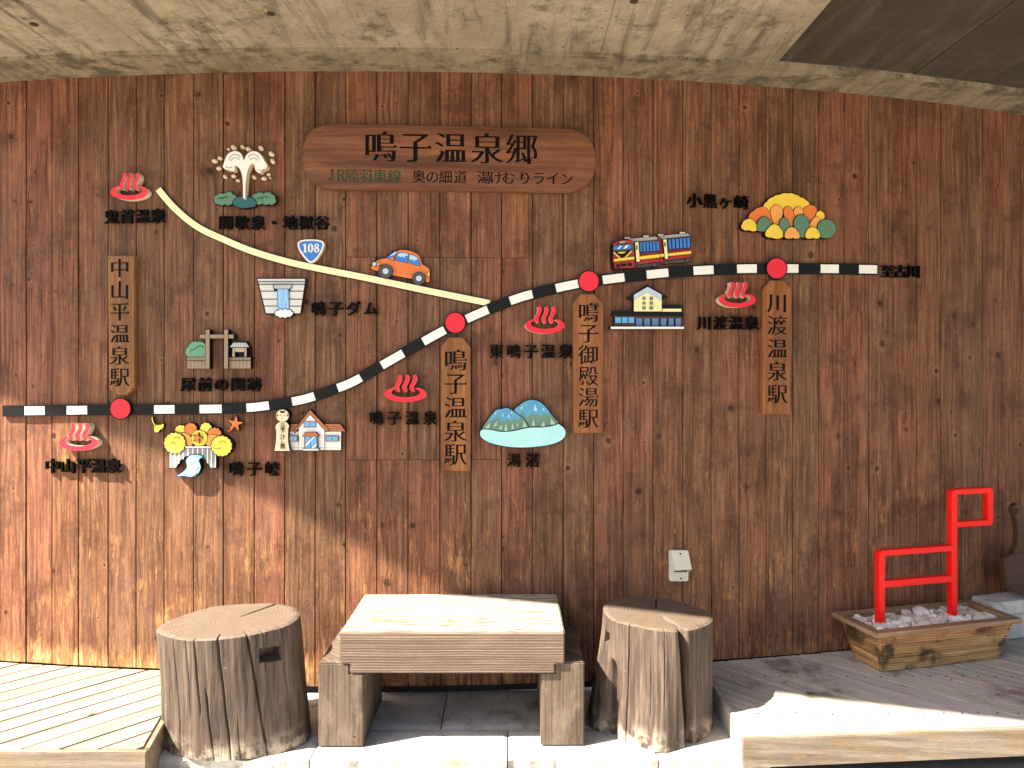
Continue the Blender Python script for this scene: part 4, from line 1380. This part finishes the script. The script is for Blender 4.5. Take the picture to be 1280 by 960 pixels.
# --- train
A = Art('train_picture', 'cut-out picture of a two-car red, cream and blue train above the railway line', 'wall art', (755, 280, 10.667), (815, 313), 0.022, line=0.7)
A.piece('underframe', [(410, 540), (750, 500), (1162, 440), (1162, 492), (1080, 510), (870, 520), (700, 545), (480, 580), (410, 582)], 'dark_grey')
for x, y in ((455, 555), (672, 540), (830, 505), (1110, 480)):
    A.piece('wheel', ellipse(x, y, 30, 26, 16), 'dark_grey', 0.6)
A.piece('roof', [(725, 160), (1110, 125), (1140, 145), (1148, 168), (775, 208)], 'grey')
A.piece('roof', [(310, 200), (700, 168), (735, 215), (400, 244)], 'grey')
for x, y in ((312, 186), (560, 164), (756, 146), (1045, 117)):
    A.piece('air_unit', rect(x - 36, y - 9, x + 36, y + 9), 'pale_grey', 0.5)
A.piece('car_side', [(770, 208), (1148, 168), (1162, 440), (790, 492)], 'train_red')
A.piece('car_side', [(400, 244), (738, 215), (755, 500), (408, 545)], 'train_red')
A.piece('gangway', [(722, 168), (772, 205), (792, 510), (752, 515)], 'train_red')
A.piece('window_band', [(465, 245), (730, 225), (738, 372), (475, 385)], 'navy', 0.2)
A.piece('window_band', [(845, 200), (1146, 174), (1155, 322), (855, 345)], 'navy', 0.2)
def lerp(a, b, t): return a + (b - a) * t
for (xa, xb, ya, yb, da) in ((470, 735, 250, 228, 122), (850, 1150, 208, 182, 128)):
    n_ = 6
    for i in range(n_):
        a0, a1 = (i + 0.12) / n_, (i + 0.82) / n_
        A.piece('window', [(lerp(xa, xb, a0), lerp(ya, yb, a0)), (lerp(xa, xb, a1), lerp(ya, yb, a1)), (lerp(xa, xb, a1) + 8, lerp(ya, yb, a1) + da), (lerp(xa, xb, a0) + 8, lerp(ya, yb, a0) + da)], 'blue', 0)
A.piece('yellow_stripe', [(476, 432), (742, 402), (746, 446), (478, 474)], 'yellow', 0.2)
A.piece('yellow_stripe', [(752, 400), (808, 394), (810, 432), (756, 440)], 'yellow', 0.2)
A.piece('yellow_stripe', [(850, 392), (1162, 360), (1162, 396), (852, 428)], 'yellow', 0.2)
for q in ([(415, 248), (458, 242), (476, 498), (434, 504)], [(790, 208), (832, 205), (852, 460), (815, 466)]):
    d_ = A.piece('door', q, 'pale_yellow', 0.4)
    x_, y_ = q[0]
    w_ = A.piece('pane', rect(x_ + 14, y_ + 35, x_ + 32, y_ + 95), 'navy', 0); w_.parent = d_
A.piece('cab_front', spline([(122, 300), (128, 262), (185, 228), (250, 214), (330, 216), (398, 242)], 3, False) + [(408, 582), (145, 592), (126, 480)], 'train_red')
A.piece('cab_mask', [(124, 290), (240, 258), (395, 262), (398, 340), (350, 362), (240, 372), (124, 362)], 'dark_grey', 0.2)
A.piece('windscreen', [(124, 302), (365, 270), (368, 325), (126, 348)], 'blue', 0.2)
A.piece('windscreen_glint', [(178, 338), (215, 290), (238, 288), (200, 336)], 'white', 0)
A.piece('windscreen_glint', [(258, 330), (298, 282), (332, 278), (296, 326)], 'white', 0)
A.piece('vee_panel', [(140, 372), (362, 352), (262, 452), (222, 455)], 'black', 0)
A.lines('vee_stripe', [[(128, 378), (232, 470)], [(368, 362), (262, 468)]], 17, 'yellow')
A.piece('head_lamp_bar', spline([(180, 382), (235, 372), (290, 372), (240, 395)], 3), 'yellow', 0)
A.piece('yellow_band', [(128, 470), (230, 455), (404, 436), (405, 470), (132, 502)], 'yellow', 0.2)
for q in (rect(165, 538, 212, 582), rect(225, 528, 300, 564), rect(320, 520, 372, 560)):
    A.piece('grille', q, 'black', 0)
A.piece('destination_sign', [(205, 236), (286, 226), (288, 248), (205, 260)], 'tan_light', 0.3)
A.done()

# --- long station building
A = Art('station_building_picture', 'cut-out picture of a long black-roofed station with a cream gabled tower', 'wall art', (755, 350, 11.64), (810, 388), 0.020, line=0.6)
A.piece('wall', rect(150, 515, 1122, 682), 'brown', 0.3)
A.piece('long_roof', [(135, 448), (1130, 462), (1165, 528), (105, 520)], 'black', 0.3)
for i in range(3):
    A.piece('window', rect(165 + i * 96, 542, 244 + i * 97, 627), 'sky_blue', 0.35)
for a, b in ((467, 555), (585, 668), (700, 792), (825, 908), (942, 1012), (1042, 1118)):
    A.piece('window', rect(a, 556, b, 677), 'slate_blue', 0.35)
A.piece('annexe_wall', rect(848, 412, 1125, 460), 'pale_yellow', 0.3)
A.piece('annexe_roof', [(850, 368), (1120, 362), (1146, 415), (845, 415)], 'black', 0.3)
A.piece('gable_roof', [(335, 268), (630, 72), (932, 245), (880, 274), (635, 150), (425, 292)], 'black', 0.3)
A.piece('gable_trim', [(435, 216), (635, 100), (838, 212), (838, 300), (435, 300)], 'pale_blue', 0.3)
A.piece('tower_wall', [(435, 292), (628, 174), (838, 302), (838, 456), (435, 456)], 'pale_yellow', 0.3)
for x in (583, 692):
    for y in (266, 336, 406):
        A.piece('window', rect(x - 20, y - 20, x + 20, y + 20), 'teal_glass', 0.2)
A.piece('platform', rect(98, 680, 1165, 712), 'white', 0.6)
A.done()

# --- autumn hill
A = Art('autumn_hill_picture', 'cut-out picture of a yellow, orange and green wooded hill at upper right', 'wall art', (855, 230, 6.4), (986, 270), 0.020, line=0.8)
A.piece('tree', scallop([(632, 190), (665, 140), (715, 105), (765, 88), (830, 76), (885, 85), (930, 108), (975, 130), (1005, 165), (960, 215), (830, 225), (690, 225)], 0.12), 'yellow')
A.piece('tree', scallop([(515, 265), (560, 215), (600, 190), (645, 185), (680, 225), (715, 310), (600, 320), (545, 290)], 0.12), 'orange', 0.5)
A.piece('tree', scallop([(1010, 310), (1000, 285), (950, 215), (985, 178), (1030, 172), (1062, 205), (1050, 260)], 0.12), 'orange', 0.5)
A.piece('tree', spline([(740, 165), (780, 195), (788, 245), (755, 330), (720, 320), (692, 230), (705, 185)], 4), 'light_orange', 0.5)
A.piece('tree', spline([(835, 180), (862, 200), (888, 250), (890, 290), (855, 345), (815, 290), (798, 230), (808, 190)], 4), 'orange', 0.5)
A.piece('tree', spline([(915, 182), (950, 210), (945, 245), (900, 268), (878, 225), (890, 195)], 4), 'light_orange', 0.5)
A.piece('tree', scallop([(1058, 250), (1075, 218), (1105, 222), (1125, 265), (1100, 290), (1060, 285)], 0.15), 'yellow', 0.5)
A.piece('tree', spline([(1005, 340), (1025, 290), (1060, 258), (1088, 285), (1075, 345)], 4), 'light_orange', 0.5)
A.piece('tree', scallop([(462, 355), (465, 320), (500, 285), (530, 280), (575, 320), (585, 370), (520, 368)], 0.15), 'yellow', 0.6)
A.piece('tree', scallop([(585, 330), (610, 280), (645, 262), (680, 285), (698, 335), (680, 368), (590, 372)], 0.12), 'bush', 0.6)
A.piece('tree', spline([(800, 268), (835, 300), (845, 350), (800, 425), (765, 360), (768, 300)], 4), 'bush', 0.5)
A.piece('tree', scallop([(880, 330), (895, 265), (940, 245), (980, 270), (1000, 350), (965, 425), (920, 420)], 0.12), 'bush', 0.5)
A.piece('tree', scallop([(1070, 350), (1090, 300), (1140, 285), (1190, 305), (1215, 370), (1190, 415), (1100, 428), (1078, 400)], 0.12), 'bush', 0.6)
A.piece('tree', scallop([(650, 410), (680, 350), (725, 322), (770, 355), (788, 425), (700, 428)], 0.14), 'yellow', 0.6)
A.piece('tree', scallop([(808, 428), (820, 370), (862, 345), (905, 375), (925, 430), (870, 430)], 0.14), 'light_orange', 0.6)
A.piece('tree', scallop([(975, 430), (985, 370), (1025, 345), (1070, 370), (1085, 428), (1030, 430)], 0.14), 'yellow', 0.6)
A.done()

# --- weatherproof socket
A = Art('outdoor_socket', 'cream weatherproof socket cover on the lower wall above the right stump', 'socket', (825, 675, 16), (850, 707), 0.012)
A.bb.free()
def rr(x0, y0, x1, y1, r, n=4):
    out = []
    for cx_, cy_, a0 in ((x1 - r, y0 + r, -90), (x1 - r, y1 - r, 0), (x0 + r, y1 - r, 90), (x0 + r, y0 + r, 180)):
        for k in range(n + 1):
            a = math.radians(a0 + 90 * k / n)
            out.append((cx_ + r * math.cos(a), cy_ + r * math.sin(a)))
    return out
A.solid('back_plate', rr(190, 205, 570, 825, 40), 'plastic', z0=0.0)
def lp(x, y, z): return (*A.L(x, y, z), z)
bm = bmesh.new()
z0, zt, zb = 0.0125, 0.020, 0.052
V = [bm.verts.new(lp(*q)) for q in ((215, 215, zt), (560, 212, zt), (640, 590, zb), (320, 612, zb), (215, 215, z0), (560, 212, z0), (585, 650, z0), (225, 640, z0))]
# hood: top face, two cheeks, top end, open below with a thin lip
for f in ((0, 1, 2, 3), (0, 3, 7, 4), (1, 5, 6, 2), (0, 4, 5, 1)):
    bm.faces.new([V[i] for i in f])
hood = bm_mesh(bm)
o = link('hood', hood, M['plastic'], A.o)
sm = o.modifiers.new('shell', 'SOLIDIFY'); sm.thickness = 0.0035; sm.offset = -1
for x, y, z in ((408, 276, 0.027), (418, 772, 0.0135)):
    bm = bmesh.new(); bmesh.ops.create_cone(bm, cap_ends=True, segments=12, radius1=0.0045, radius2=0.004, depth=0.004)
    o = link('screw', bm_mesh(bm), M['screw'], A.o); o.location = (*A.L(x, y, z), z)
o = link('socket_insert', prism_mesh([A.L(x, y, 0.014) for x, y in rr(270, 440, 540, 640, 20)], 0.0125, 0.018), M['dark_grey'], A.o)

# ------------------------------------------------------------------ table
tb = thing('low_table', 'low weathered timber table with thick slab top on two block supports', 'table', (-0.235, 3.0, 0))
def loc_prism_xz(name, pts, y0, y1, mat, parent, bev=0.004):
    """outline in x,z extruded in y (parent at table origin)"""
    bm = bmesh.new()
    add_prism(bm, pts, 0, y1 - y0, fn=lambda x, y, z: (x, z, y))
    bm.normal_update()
    es = [e for e in bm.edges if len(e.link_faces) == 2 and e.calc_face_angle(0) > 0.6]
    bmesh.ops.bevel(bm, geom=es, offset=bev, segments=2, affect='EDGES')
    o = link(name, bm_mesh(bm), mat, parent)
    o.location = (0, y0, 0)
    return o
slabp = [(-0.444, 0.458), (0.443, 0.458), (0.443, 0.334), (0.404, 0.334), (0.404, 0.294), (-0.406, 0.294), (-0.406, 0.334), (-0.444, 0.334)]
loc_prism_xz('table_top', slabp, 0.0, 0.505, M['slab'], tb, 0.005)
lft = [(-0.532, 0.002), (-0.352, 0.002), (-0.352, 0.293), (-0.4075, 0.293), (-0.4075, 0.333), (-0.532, 0.333)]
rgt = [(0.349, 0.002), (0.522, 0.002), (0.522, 0.333), (0.4055, 0.333), (0.4055, 0.293), (0.349, 0.293)]
loc_prism_xz('support', lft, 0.004, 0.44, M['leg'], tb, 0.005)
loc_prism_xz('support', rgt, 0.012, 0.44, M['leg'], tb, 0.005)

# ------------------------------------------------------------------ stumps
def ang_d(a, b):
    return (a - b + PI) % (2 * PI) - PI
def make_stump(name, label, loc, H, rx, ry, flare, cracks, lobes, seed, tilt, lean, cut):
    t = thing(name, label, 'stump', loc, group='log stump seats')
    NA, NH = 760, 40
    bm = bmesh.new()
    rows = []
    def R(a, v):
        k = 1.0 + flare * (1 - v) ** 2.2 + 0.03 * math.sin(2 * a + seed) + 0.02 * math.sin(5 * a + seed * 2)
        k += 0.035 * noise.noise(Vector((math.cos(a) * 1.3 + seed, math.sin(a) * 1.3, v * 1.2)))
        k += 0.014 * noise.noise(Vector((math.cos(a) * 5 + seed, math.sin(a) * 5, v * 1.5)))
        k += 0.005 * noise.noise(Vector((math.cos(a) * 22 + seed, math.sin(a) * 22, v * 2.5)))
        for (la, lw, lamp, vpow) in lobes:
            d = ang_d(a, la)
            k += lamp * math.exp(-(d / lw) ** 2) * (1 - v) ** vpow
        for (ca, cw, cd, drift, v0, v1) in cracks:
            if v0 <= v <= v1:
                c2 = ca + drift * (1 - v) + 0.012 * noise.noise(Vector((v * 7, ca * 9, seed)))
                d = ang_d(a, c2)
                f = min(1, (v - v0) * 8 + 0.05) if v0 > 0 else 1
                f *= min(1, (v1 - v) * 8 + 0.05) if v1 < 1 else 1
                k -= cd * f * math.exp(-(abs(d) / cw) ** 1.6)
        return k
    for j in range(NH + 1):
        v = j / NH
        row = []
        for i in range(NA):
            a = 2 * PI * i / NA
            k = R(a, v)
            x, y = rx * k * math.cos(a) + lean[0] * v, ry * k * math.sin(a) + lean[1] * v
            z = v * (H + tilt[0] * x + tilt[1] * y)
            if j == 0:
                z = 0.002
            row.append(bm.verts.new((x, y, z)))
        rows.append(row)
    for j in range(NH):
        for i in range(NA):
            bm.faces.new((rows[j][i], rows[j][(i + 1) % NA], rows[j + 1][(i + 1) % NA], rows[j + 1][i]))
    bm.faces.new(rows[0][::-1])
    cx_, cy_ = lean
    prev = rows[-1]
    tops = []
    for kk, q in enumerate((0.975, 0.95, 0.9, 0.8, 0.65, 0.5, 0.35, 0.2, 0.08)):
        ring = []
        for i in range(NA):
            v_ = rows[-1][i].co
            # rim drop on the outermost ring, ease cracks towards the heart
            x, y = cx_ + (v_.x - cx_) * q, cy_ + (v_.y - cy_) * q
            z = H + tilt[0] * x + tilt[1] * y + (0.006 if kk > 0 else 0.003) + 0.003 * noise.noise(Vector((x * 14, y * 14, seed)))
            a = 2 * PI * i / NA
            for (ca, cw, cd, drift, v0, v1) in cracks:
                if v1 >= 1 and cd > 0.06 and (q > 0.82 or cd > 0.09):
                    d = abs(ang_d(a, ca))
                    z -= 0.03 * math.exp(-(d * q / (cw * 0.5)) ** 2) * (1 if q > 0.3 else 0)
            ring.append(bm.verts.new((x, y, z)))
        for i in range(NA):
            tops.append(bm.faces.new((prev[i], prev[(i + 1) % NA], ring[(i + 1) % NA], ring[i])))
        prev = ring
    c = bm.verts.new((cx_, cy_, H + 0.006 + tilt[0] * cx_ + tilt[1] * cy_))
    for i in range(NA):
        tops.append(bm.faces.new((prev[i], prev[(i + 1) % NA], c)))
    for f in tops:
        f.material_index = 1
    bmesh.ops.recalc_face_normals(bm, faces=bm.faces)
    me = bpy.data.meshes.new('log')
    bm.to_mesh(me); bm.free()
    me.materials.append(M['stump']); me.materials.append(M['stump_top'])
    o = link('log', me, None, t)
    # notch cut for a hand hold
    ca, cz, cw_, ch_, cd_ = cut
    k = R(ca, cz / H)
    px_, py_ = rx * k * math.cos(ca), ry * k * math.sin(ca)
    bm = bmesh.new()
    n_ = Vector((math.cos(ca), math.sin(ca), 0))
    mm = Matrix.Translation((px_ + lean[0] * cz / H, py_ + lean[1] * cz / H, cz)) @ Matrix.Rotation(ca, 4, 'Z') @ Matrix.Rotation(0.30, 4, 'Y')
    box(bm, (-cd_, -cw_ / 2, -ch_ / 2), (0.10, cw_ / 2, ch_ / 2), 0, mm)
    cm = bm_mesh(bm)
    cm.materials.append(M['stump'])
    co = bpy.data.objects.new('cutter', cm); COL.objects.link(co); co.parent = t
    bpy.context.view_layer.update()
    md = o.modifiers.new('notch', 'BOOLEAN'); md.object = co; md.operation = 'DIFFERENCE'; md.solver = 'EXACT'
    dg = bpy.context.evaluated_depsgraph_get()
    me2 = bpy.data.meshes.new_from_object(o.evaluated_get(dg))
    o.modifiers.clear()
    o.data = me2
    smooth_mesh(me2, 38)
    bpy.data.objects.remove(co)
    return t
D = math.radians
# angles: -90 deg faces the camera
make_stump('stump_seat', 'wide pale log stump standing left of the low table', (-1.125, 3.105, 0), 0.468, 0.272, 0.215, 0.0,
           [(D(-153), 0.008, 0.030, 0.02, 0, 1), (D(-136), 0.006, 0.020, 0.05, 0.25, 1), (D(-127), 0.009, 0.035, 0.03, 0, 1), (D(-112), 0.006, 0.02, 0.02, 0.3, 1), (D(-104), 0.009, 0.045, 0.06, 0.35, 1), (D(-99), 0.010, 0.06, 0.12, 0, 0.62),
            (D(-84), 0.011, 0.065, 0.10, 0, 1), (D(-60), 0.012, 0.07, 0.19, 0, 1), (D(-47), 0.008, 0.03, 0.02, 0.6, 1), (D(-72), 0.006, 0.02, 0.02, 0, 0.4), (D(-30), 0.008, 0.03, 0.02, 0.1, 1),
            (D(58), 0.035, 0.11, 0, 0, 1), (D(178), 0.03, 0.05, 0, 0.2, 1), (D(-172), 0.010, 0.03, 0, 0, 1), (D(20), 0.02, 0.05, 0, 0, 1), (D(130), 0.03, 0.05, 0, 0, 1)],
           [(D(-165), 0.3, 0.05, 8), (D(-5), 0.75, 0.09, 0.7), (D(-135), 0.12, 0.04, 10)], 1.7, (0.055, 0.02), (-0.025, 0.0), (D(-42), 0.385, 0.085, 0.055, 0.045))
make_stump('stump_seat', 'narrower split log stump standing right of the low table', (0.605, 3.215, 0), 0.462, 0.232, 0.215, 0.03,
           [(D(-74), 0.050, 0.55, 0.16, 0, 1), (D(-128), 0.009, 0.05, -0.03, 0, 1), (D(-150), 0.06, 0.34, 0.06, 0, 0.66), (D(-92), 0.007, 0.03, 0.0, 0.35, 1), (D(-105), 0.006, 0.02, 0.03, 0.2, 0.8), (D(-45), 0.008, 0.03, 0.0, 0, 0.8), (D(-56), 0.006, 0.02, 0.0, 0.4, 1), (D(80), 0.02, 0.10, 0, 0, 1), (D(38), 0.02, 0.08, 0, 0, 1)],
           [(D(-95), 0.32, 0.10, 1.2), (D(180), 0.35, 0.28, 1.1), (D(-45), 0.42, -0.05, 0.01), (D(-92), 0.10, 0.05, 0.6), (D(-99), 0.05, 0.03, 1.6)], 4.2, (-0.03, 0.0), (0.005, 0.0), (D(-160), 0.385, 0.045, 0.05, 0.03))

# ------------------------------------------------------------------ planter with pebbles and red frame
PA = D(14.5)
PO = Vector((1.64, 3.412, DECK + 0.002))                # rim's near left corner, deck level
PM = Matrix.Translation(PO) @ Matrix.Rotation(PA, 4, 'Z')
pl = thing('wooden_planter', 'tapered wooden planter box standing on the grey deck', 'planter', mat=PM)
LW, LD, LH = 0.815, 0.31, 0.205
ins = 0.055
def quad_prism(name, a, b, c, d, th, mat, parent, nrm_hint):
    """four corners (outer face) thickened inward by th"""
    A_, B_, C_, D_ = map(Vector, (a, b, c, d))
    nn = (B_ - A_).cross(D_ - A_).normalized()
    if nn.dot(Vector(nrm_hint)) < 0:
        nn = -nn
    # object frame: x along a->b
    ex = (B_ - A_).normalized(); ez = (D_ - A_); ez = (ez - ex * ez.dot(ex)).normalized(); ey = ez.cross(ex)
    rot = Matrix((ex, ey, ez)).transposed().to_4x4(); rot.translation = A_
    inv = rot.inverted()
    bm = bmesh.new()
    o1 = [bm.verts.new(inv @ p) for p in (A_, B_, C_, D_)]
    i1 = [bm.verts.new(inv @ (p - nn * th)) for p in (A_, B_, C_, D_)]
    bm.faces.new(o1); bm.faces.new(i1)
    for k in range(4):
        bm.faces.new((o1[k], o1[(k + 1) % 4], i1[(k + 1) % 4], i1[k]))
    bmesh.ops.bevel(bm, geom=bm.edges[:], offset=0.0025, segments=1, affect='EDGES')
    o = link(name, bm_mesh(bm), mat, parent)
    o.matrix_local = rot
    return o
def corner(u, v, h):
    """box outer corner at height h (0..LH): u,v in {0,1}"""
    k = ins * (1 - h / LH) + 0.022
    return Vector((k if u == 0 else LW - k, k * 0.8 if v == 0 else LD - k * 0.8, h))
hs = [0.0, 0.066, 0.130, LH - 0.022]
for a, b in zip(hs[:-1], hs[1:]):
    b2 = b - 0.0015
    quad_prism('front_board', corner(0, 0, a), corner(1, 0, a), corner(1, 0, b2), corner(0, 0, b2), 0.018, M['planter'], pl, (0, -1, 0))
    quad_prism('back_board', corner(0, 1, a), corner(1, 1, a), corner(1, 1, b2), corner(0, 1, b2), 0.018, M['planter'], pl, (0, 1, 0))
    for u, nx in ((0, -1), (1, 1)):
        e = Vector((0.0006 * nx, 0, 0))
        q0, q1 = corner(u, 0, a) + e, corner(u, 1, a) + e
        q2, q3 = corner(u, 1, b2) + e, corner(u, 0, b2) + e
        s_ = Vector((0, 0.019, 0))
        quad_prism('end_board', q0 + s_, q1 - s_, q2 - s_, q3 + s_, 0.018, M['planter'], pl, (nx, 0, 0))
def rim(name, pts):
    bm = bmesh.new()
    ex = (Vector(pts[1]) - Vector(pts[0])).normalized()
    rot = Matrix((Vector((ex.x, ex.y, 0)), Vector((-ex.y, ex.x, 0)), Vector((0, 0, 1)))).transposed().to_4x4()
    rot.translation = Vector((*pts[0], LH - 0.021))
    inv = rot.inverted()
    loc_ = [(inv @ Vector((*p, 0))).xy for p in pts]
    add_prism(bm, [tuple(p) for p in loc_], 0, 0.021)
    bmesh.ops.bevel(bm, geom=[e for e in bm.edges if len(e.link_faces) == 2 and e.calc_face_angle(0) > 0.5], offset=0.003, segments=2, affect='EDGES')
    o = link(name, bm_mesh(bm), M['rim'], pl); o.matrix_local = rot
rw = 0.042
g_ = 0.0008
rim('rim_board', [(0, 0), (LW, 0), (LW - rw, rw), (rw, rw)])
rim('rim_board', [(LW, LD), (0, LD), (rw, LD - rw), (LW - rw, LD - rw)])
rim('rim_board', [(-g_, LD), (-g_, g_), (rw - g_, rw + g_), (rw - g_, LD - rw - g_)])
rim('rim_board', [(LW + g_, g_), (LW + g_, LD - g_), (LW - rw + g_, LD - rw - g_), (LW - rw + g_, rw + g_)])
box_obj('soil_board', (0.09, 0.08, 0.012), (LW - 0.09, LD - 0.08, 0.10), M['void'], pl, 0)
nail2 = bmesh.new(); bmesh.ops.create_icosphere(nail2, subdivisions=1, radius=0.0045); n2 = bm_mesh(nail2)
for h in (0.02, 0.05, 0.085, 0.115, 0.15, 0.175):
    for u in (0, 1):
        c_ = corner(u, 0, h)
        o = link('nail', n2, M['nail'], pl); o.location = c_ + Vector((0.014 if u == 0 else -0.014, 0.0, 0))

pb = thing('pebble_bed', 'grey, pink and white pebbles filling the wooden planter', 'pebbles', mat=Matrix.Translation((0, 0, 0.0)) @ PM)
protos = []
for k in range(7):
    bm = bmesh.new(); bmesh.ops.create_icosphere(bm, subdivisions=2, radius=1)
    for v in bm.verts:
        d = v.co.normalized()
        # chipped facets
        kx = 1 + 0.45 * noise.noise(d * 1.3 + Vector((k * 9.1, 0, 0))) + 0.12 * noise.noise(d * 3.1 + Vector((k * 9.1, 5, 0)))
        v.co = d * kx
        v.co.x *= 1.15; v.co.z *= 0.72
    me = bm_mesh(bm); smooth_mesh(me, 26)
    me.materials.append(M['pebble'])
    protos.append(me)
rp = random.Random(5)
placed = []
for layer, (cnt, zb) in enumerate(((150, 0.162), (95, 0.184))):
    tries = 0
    c = 0
    while c < cnt and tries < 5000:
        tries += 1
        r = rp.uniform(0.014, 0.024) if layer == 0 else rp.uniform(0.016, 0.036)
        x, y = rp.uniform(0.075, LW - 0.075), rp.uniform(0.070, LD - 0.066)
        if any((x - a) ** 2 + (y - b) ** 2 < ((r + q) * 0.74) ** 2 for a, b, q, l in placed if l == layer):
            continue
        placed.append((x, y, r, layer))
        c += 1
        o = link('pebble', rp.choice(protos), None, pb)
        o.location = (x, y, zb + rp.uniform(-0.006, 0.010))
        o.scale = (r, r * rp.uniform(0.8, 1.1), r * rp.uniform(0.8, 1.1))
        o.rotation_euler = (rp.uniform(-0.5, 0.5), rp.uniform(-0.5, 0.5), rp.uniform(0, 6.28))

# red steel frame, bent from flat bar: drawn in its own plane
def plane_pt(px, py, yl):
    """photo pixel -> planter frame (u, h) on the plane v = yl"""
    inv = PM.inverted()
    c0 = inv @ Vector((0, 0, EYE)); p = inv @ Vector(((px - 640) / FPX * 5, 5, EYE + (460 - py) / FPX * 5))
    d = p - c0
    t = (yl - c0.y) / d.y
    return (c0.x + d.x * t, c0.z + d.z * t)
YF = 0.14
fr_ = thing('red_steel_frame', 'bright red square-bar frame shaped like a stepped chair, standing in the planter', 'sculpture', mat=PM)
def q_(x, y): return plane_pt(x, y, YF)
u0 = q_(1099, 700)[0]; u1 = q_(1196.5, 700)[0]; u2 = q_(1241.5, 630)[0]
zs = q_(1150, 684.5)[1]; zt = q_(1215, 610.5)[1]
zh = q_(1215, 658)[1]
zm0 = q_(1150, 722.5)[1]
bw = 0.032
z0 = 0.09
def rc(cx_, cy_, r, a0, a1, n=6):
    return [(cx_ + r * math.cos(D(a0 + (a1 - a0) * k / n)), cy_ + r * math.sin(D(a0 + (a1 - a0) * k / n))) for k in range(n + 1)]
ro, ri = 0.022, 0.009
outer = [(u0, z0)] + rc(u0 + ro, zs - ro, ro, 180, 90) + [(u1 - bw, zs)] + rc(u1 - bw + ro, zt - ro, ro, 180, 90) + rc(u2 - ro, zt - ro, ro, 90, 0) + rc(u2 - ro, zh + ro, ro, 0, -90) + \
        [(u1, zh), (u1, z0), (u1 - bw, z0), (u1 - bw, zm0 - 0.032), (u0 + bw, zm0 - 0.032), (u0 + bw, z0)]
hole1 = rc(u1, zt - bw + 0.004 - ri, ri, 180, 90)[:0] + [(u1, zh + 0.027), (u2 - bw, zh + 0.027), (u2 - bw, zt - 0.027), (u1, zt - 0.027)]
hole2 = [(u0 + bw, zm0), (u1 - bw, zm0), (u1 - bw, zs - 0.028), (u0 + bw, zs - 0.028)]
cu = bpy.data.curves.new('bar', 'CURVE'); cu.dimensions = '2D'; cu.fill_mode = 'BOTH'; cu.extrude = 0.015; cu.bevel_depth = 0.003; cu.bevel_resolution = 2; cu.offset = -0.003
for L in (outer, hole1, hole2):
    sp = cu.splines.new('POLY'); sp.points.add(len(L) - 1)
    for p, qq in zip(sp.points, L):
        p.co = (qq[0], qq[1], 0, 1)
    sp.use_cyclic_u = True
o = bpy.data.objects.new('bar', cu); COL.objects.link(o)
me = bpy.data.meshes.new_from_object(o.evaluated_get(bpy.context.evaluated_depsgraph_get()))
bpy.data.objects.remove(o)
me.materials.clear()
smooth_mesh(me, 35)
o = link('frame', me, M['steel_red'], fr_)
o.rotation_euler = (PI / 2, 0, 0); o.location = (0, YF + 0.015, 0)

# ------------------------------------------------------------------ white stone block and the brown bench end at the right edge
bk = thing('stone_pier', 'whitish rough stone pier behind the planter at the right edge', 'stone block', (2.44, 3.86, DECK + 0.002))
mB = Matrix.Rotation(D(16), 4, 'Z')
def rough_box(name, lo, hi, mat, parent, amp=0.004, seed=0):
    bm = bmesh.new()
    box(bm, lo, hi, 0.006)
    bmesh.ops.subdivide_edges(bm, edges=bm.edges[:], cuts=5, use_grid_fill=True)
    for v in bm.verts:
        v.co += Vector([amp * noise.noise(v.co * 13 + Vector((seed, i * 7, 0))) for i in range(3)])
        v.co = mB @ v.co
    o = link(name, smooth_mesh(bm_mesh(bm), 35), mat, parent)
    return o
rough_box('pier_body', (0.035, 0.012, 0), (0.75, 0.16, 0.135), M['block'], bk, 0.004, 1)
rough_box('cap_stone', (0.0, -0.01, 0.137), (0.80, 0.17, 0.205), M['block'], bk, 0.005, 4)
A = Art('bench_end', 'brown timber bench end with a round eye at its top, resting on the stone pier', 'bench', (0, 0, 1), (1275, 700), 0.13, back=0.10)
A.bb.free()
shape = ellipse(1272.5, 640, 7, 7.5, 16)[3:14]
shape = [(1280, 648), (1279, 634), (1273, 629), (1267, 633), (1266.5, 641), (1270, 648), (1272, 665), (1271, 681), (1266, 691), (1257, 697), (1255, 700), (1256, 718), (1258, 733), (1268, 740), (1290, 747), (1335, 754), (1335, 708), (1300, 702), (1288, 690), (1284, 668)]
P = [A.L(x, y, 0.13) for x, y in spline(shape, 3)]
bm = bmesh.new(); add_prism(bm, P, 0.10, 0.13); bm.normal_update()
es = [e for e in bm.edges if sum(1 for f in e.link_faces if abs(f.normal.z) < 0.5) == 1 and abs(e.verts[0].co.z - e.verts[1].co.z) < 1e-6]
bmesh.ops.bevel(bm, geom=es, offset=0.004, segments=2, affect='EDGES')
link('panel', bm_mesh(bm), M['bench'], A.o)
bm = bmesh.new(); bmesh.ops.create_cone(bm, cap_ends=True, segments=18, radius1=0.017, radius2=0.014, depth=0.012)
o = link('eye_washer', bm_mesh(bm), M['bench'], A.o); o.location = (*A.L(1272, 640, 0.135), 0.134)
bm = bmesh.new(); bmesh.ops.create_cone(bm, cap_ends=True, segments=12, radius1=0.007, radius2=0.007, depth=0.006)
o = link('bolt', bm_mesh(bm), M['nail'], A.o); o.location = (*A.L(1272, 640, 0.141), 0.1405)
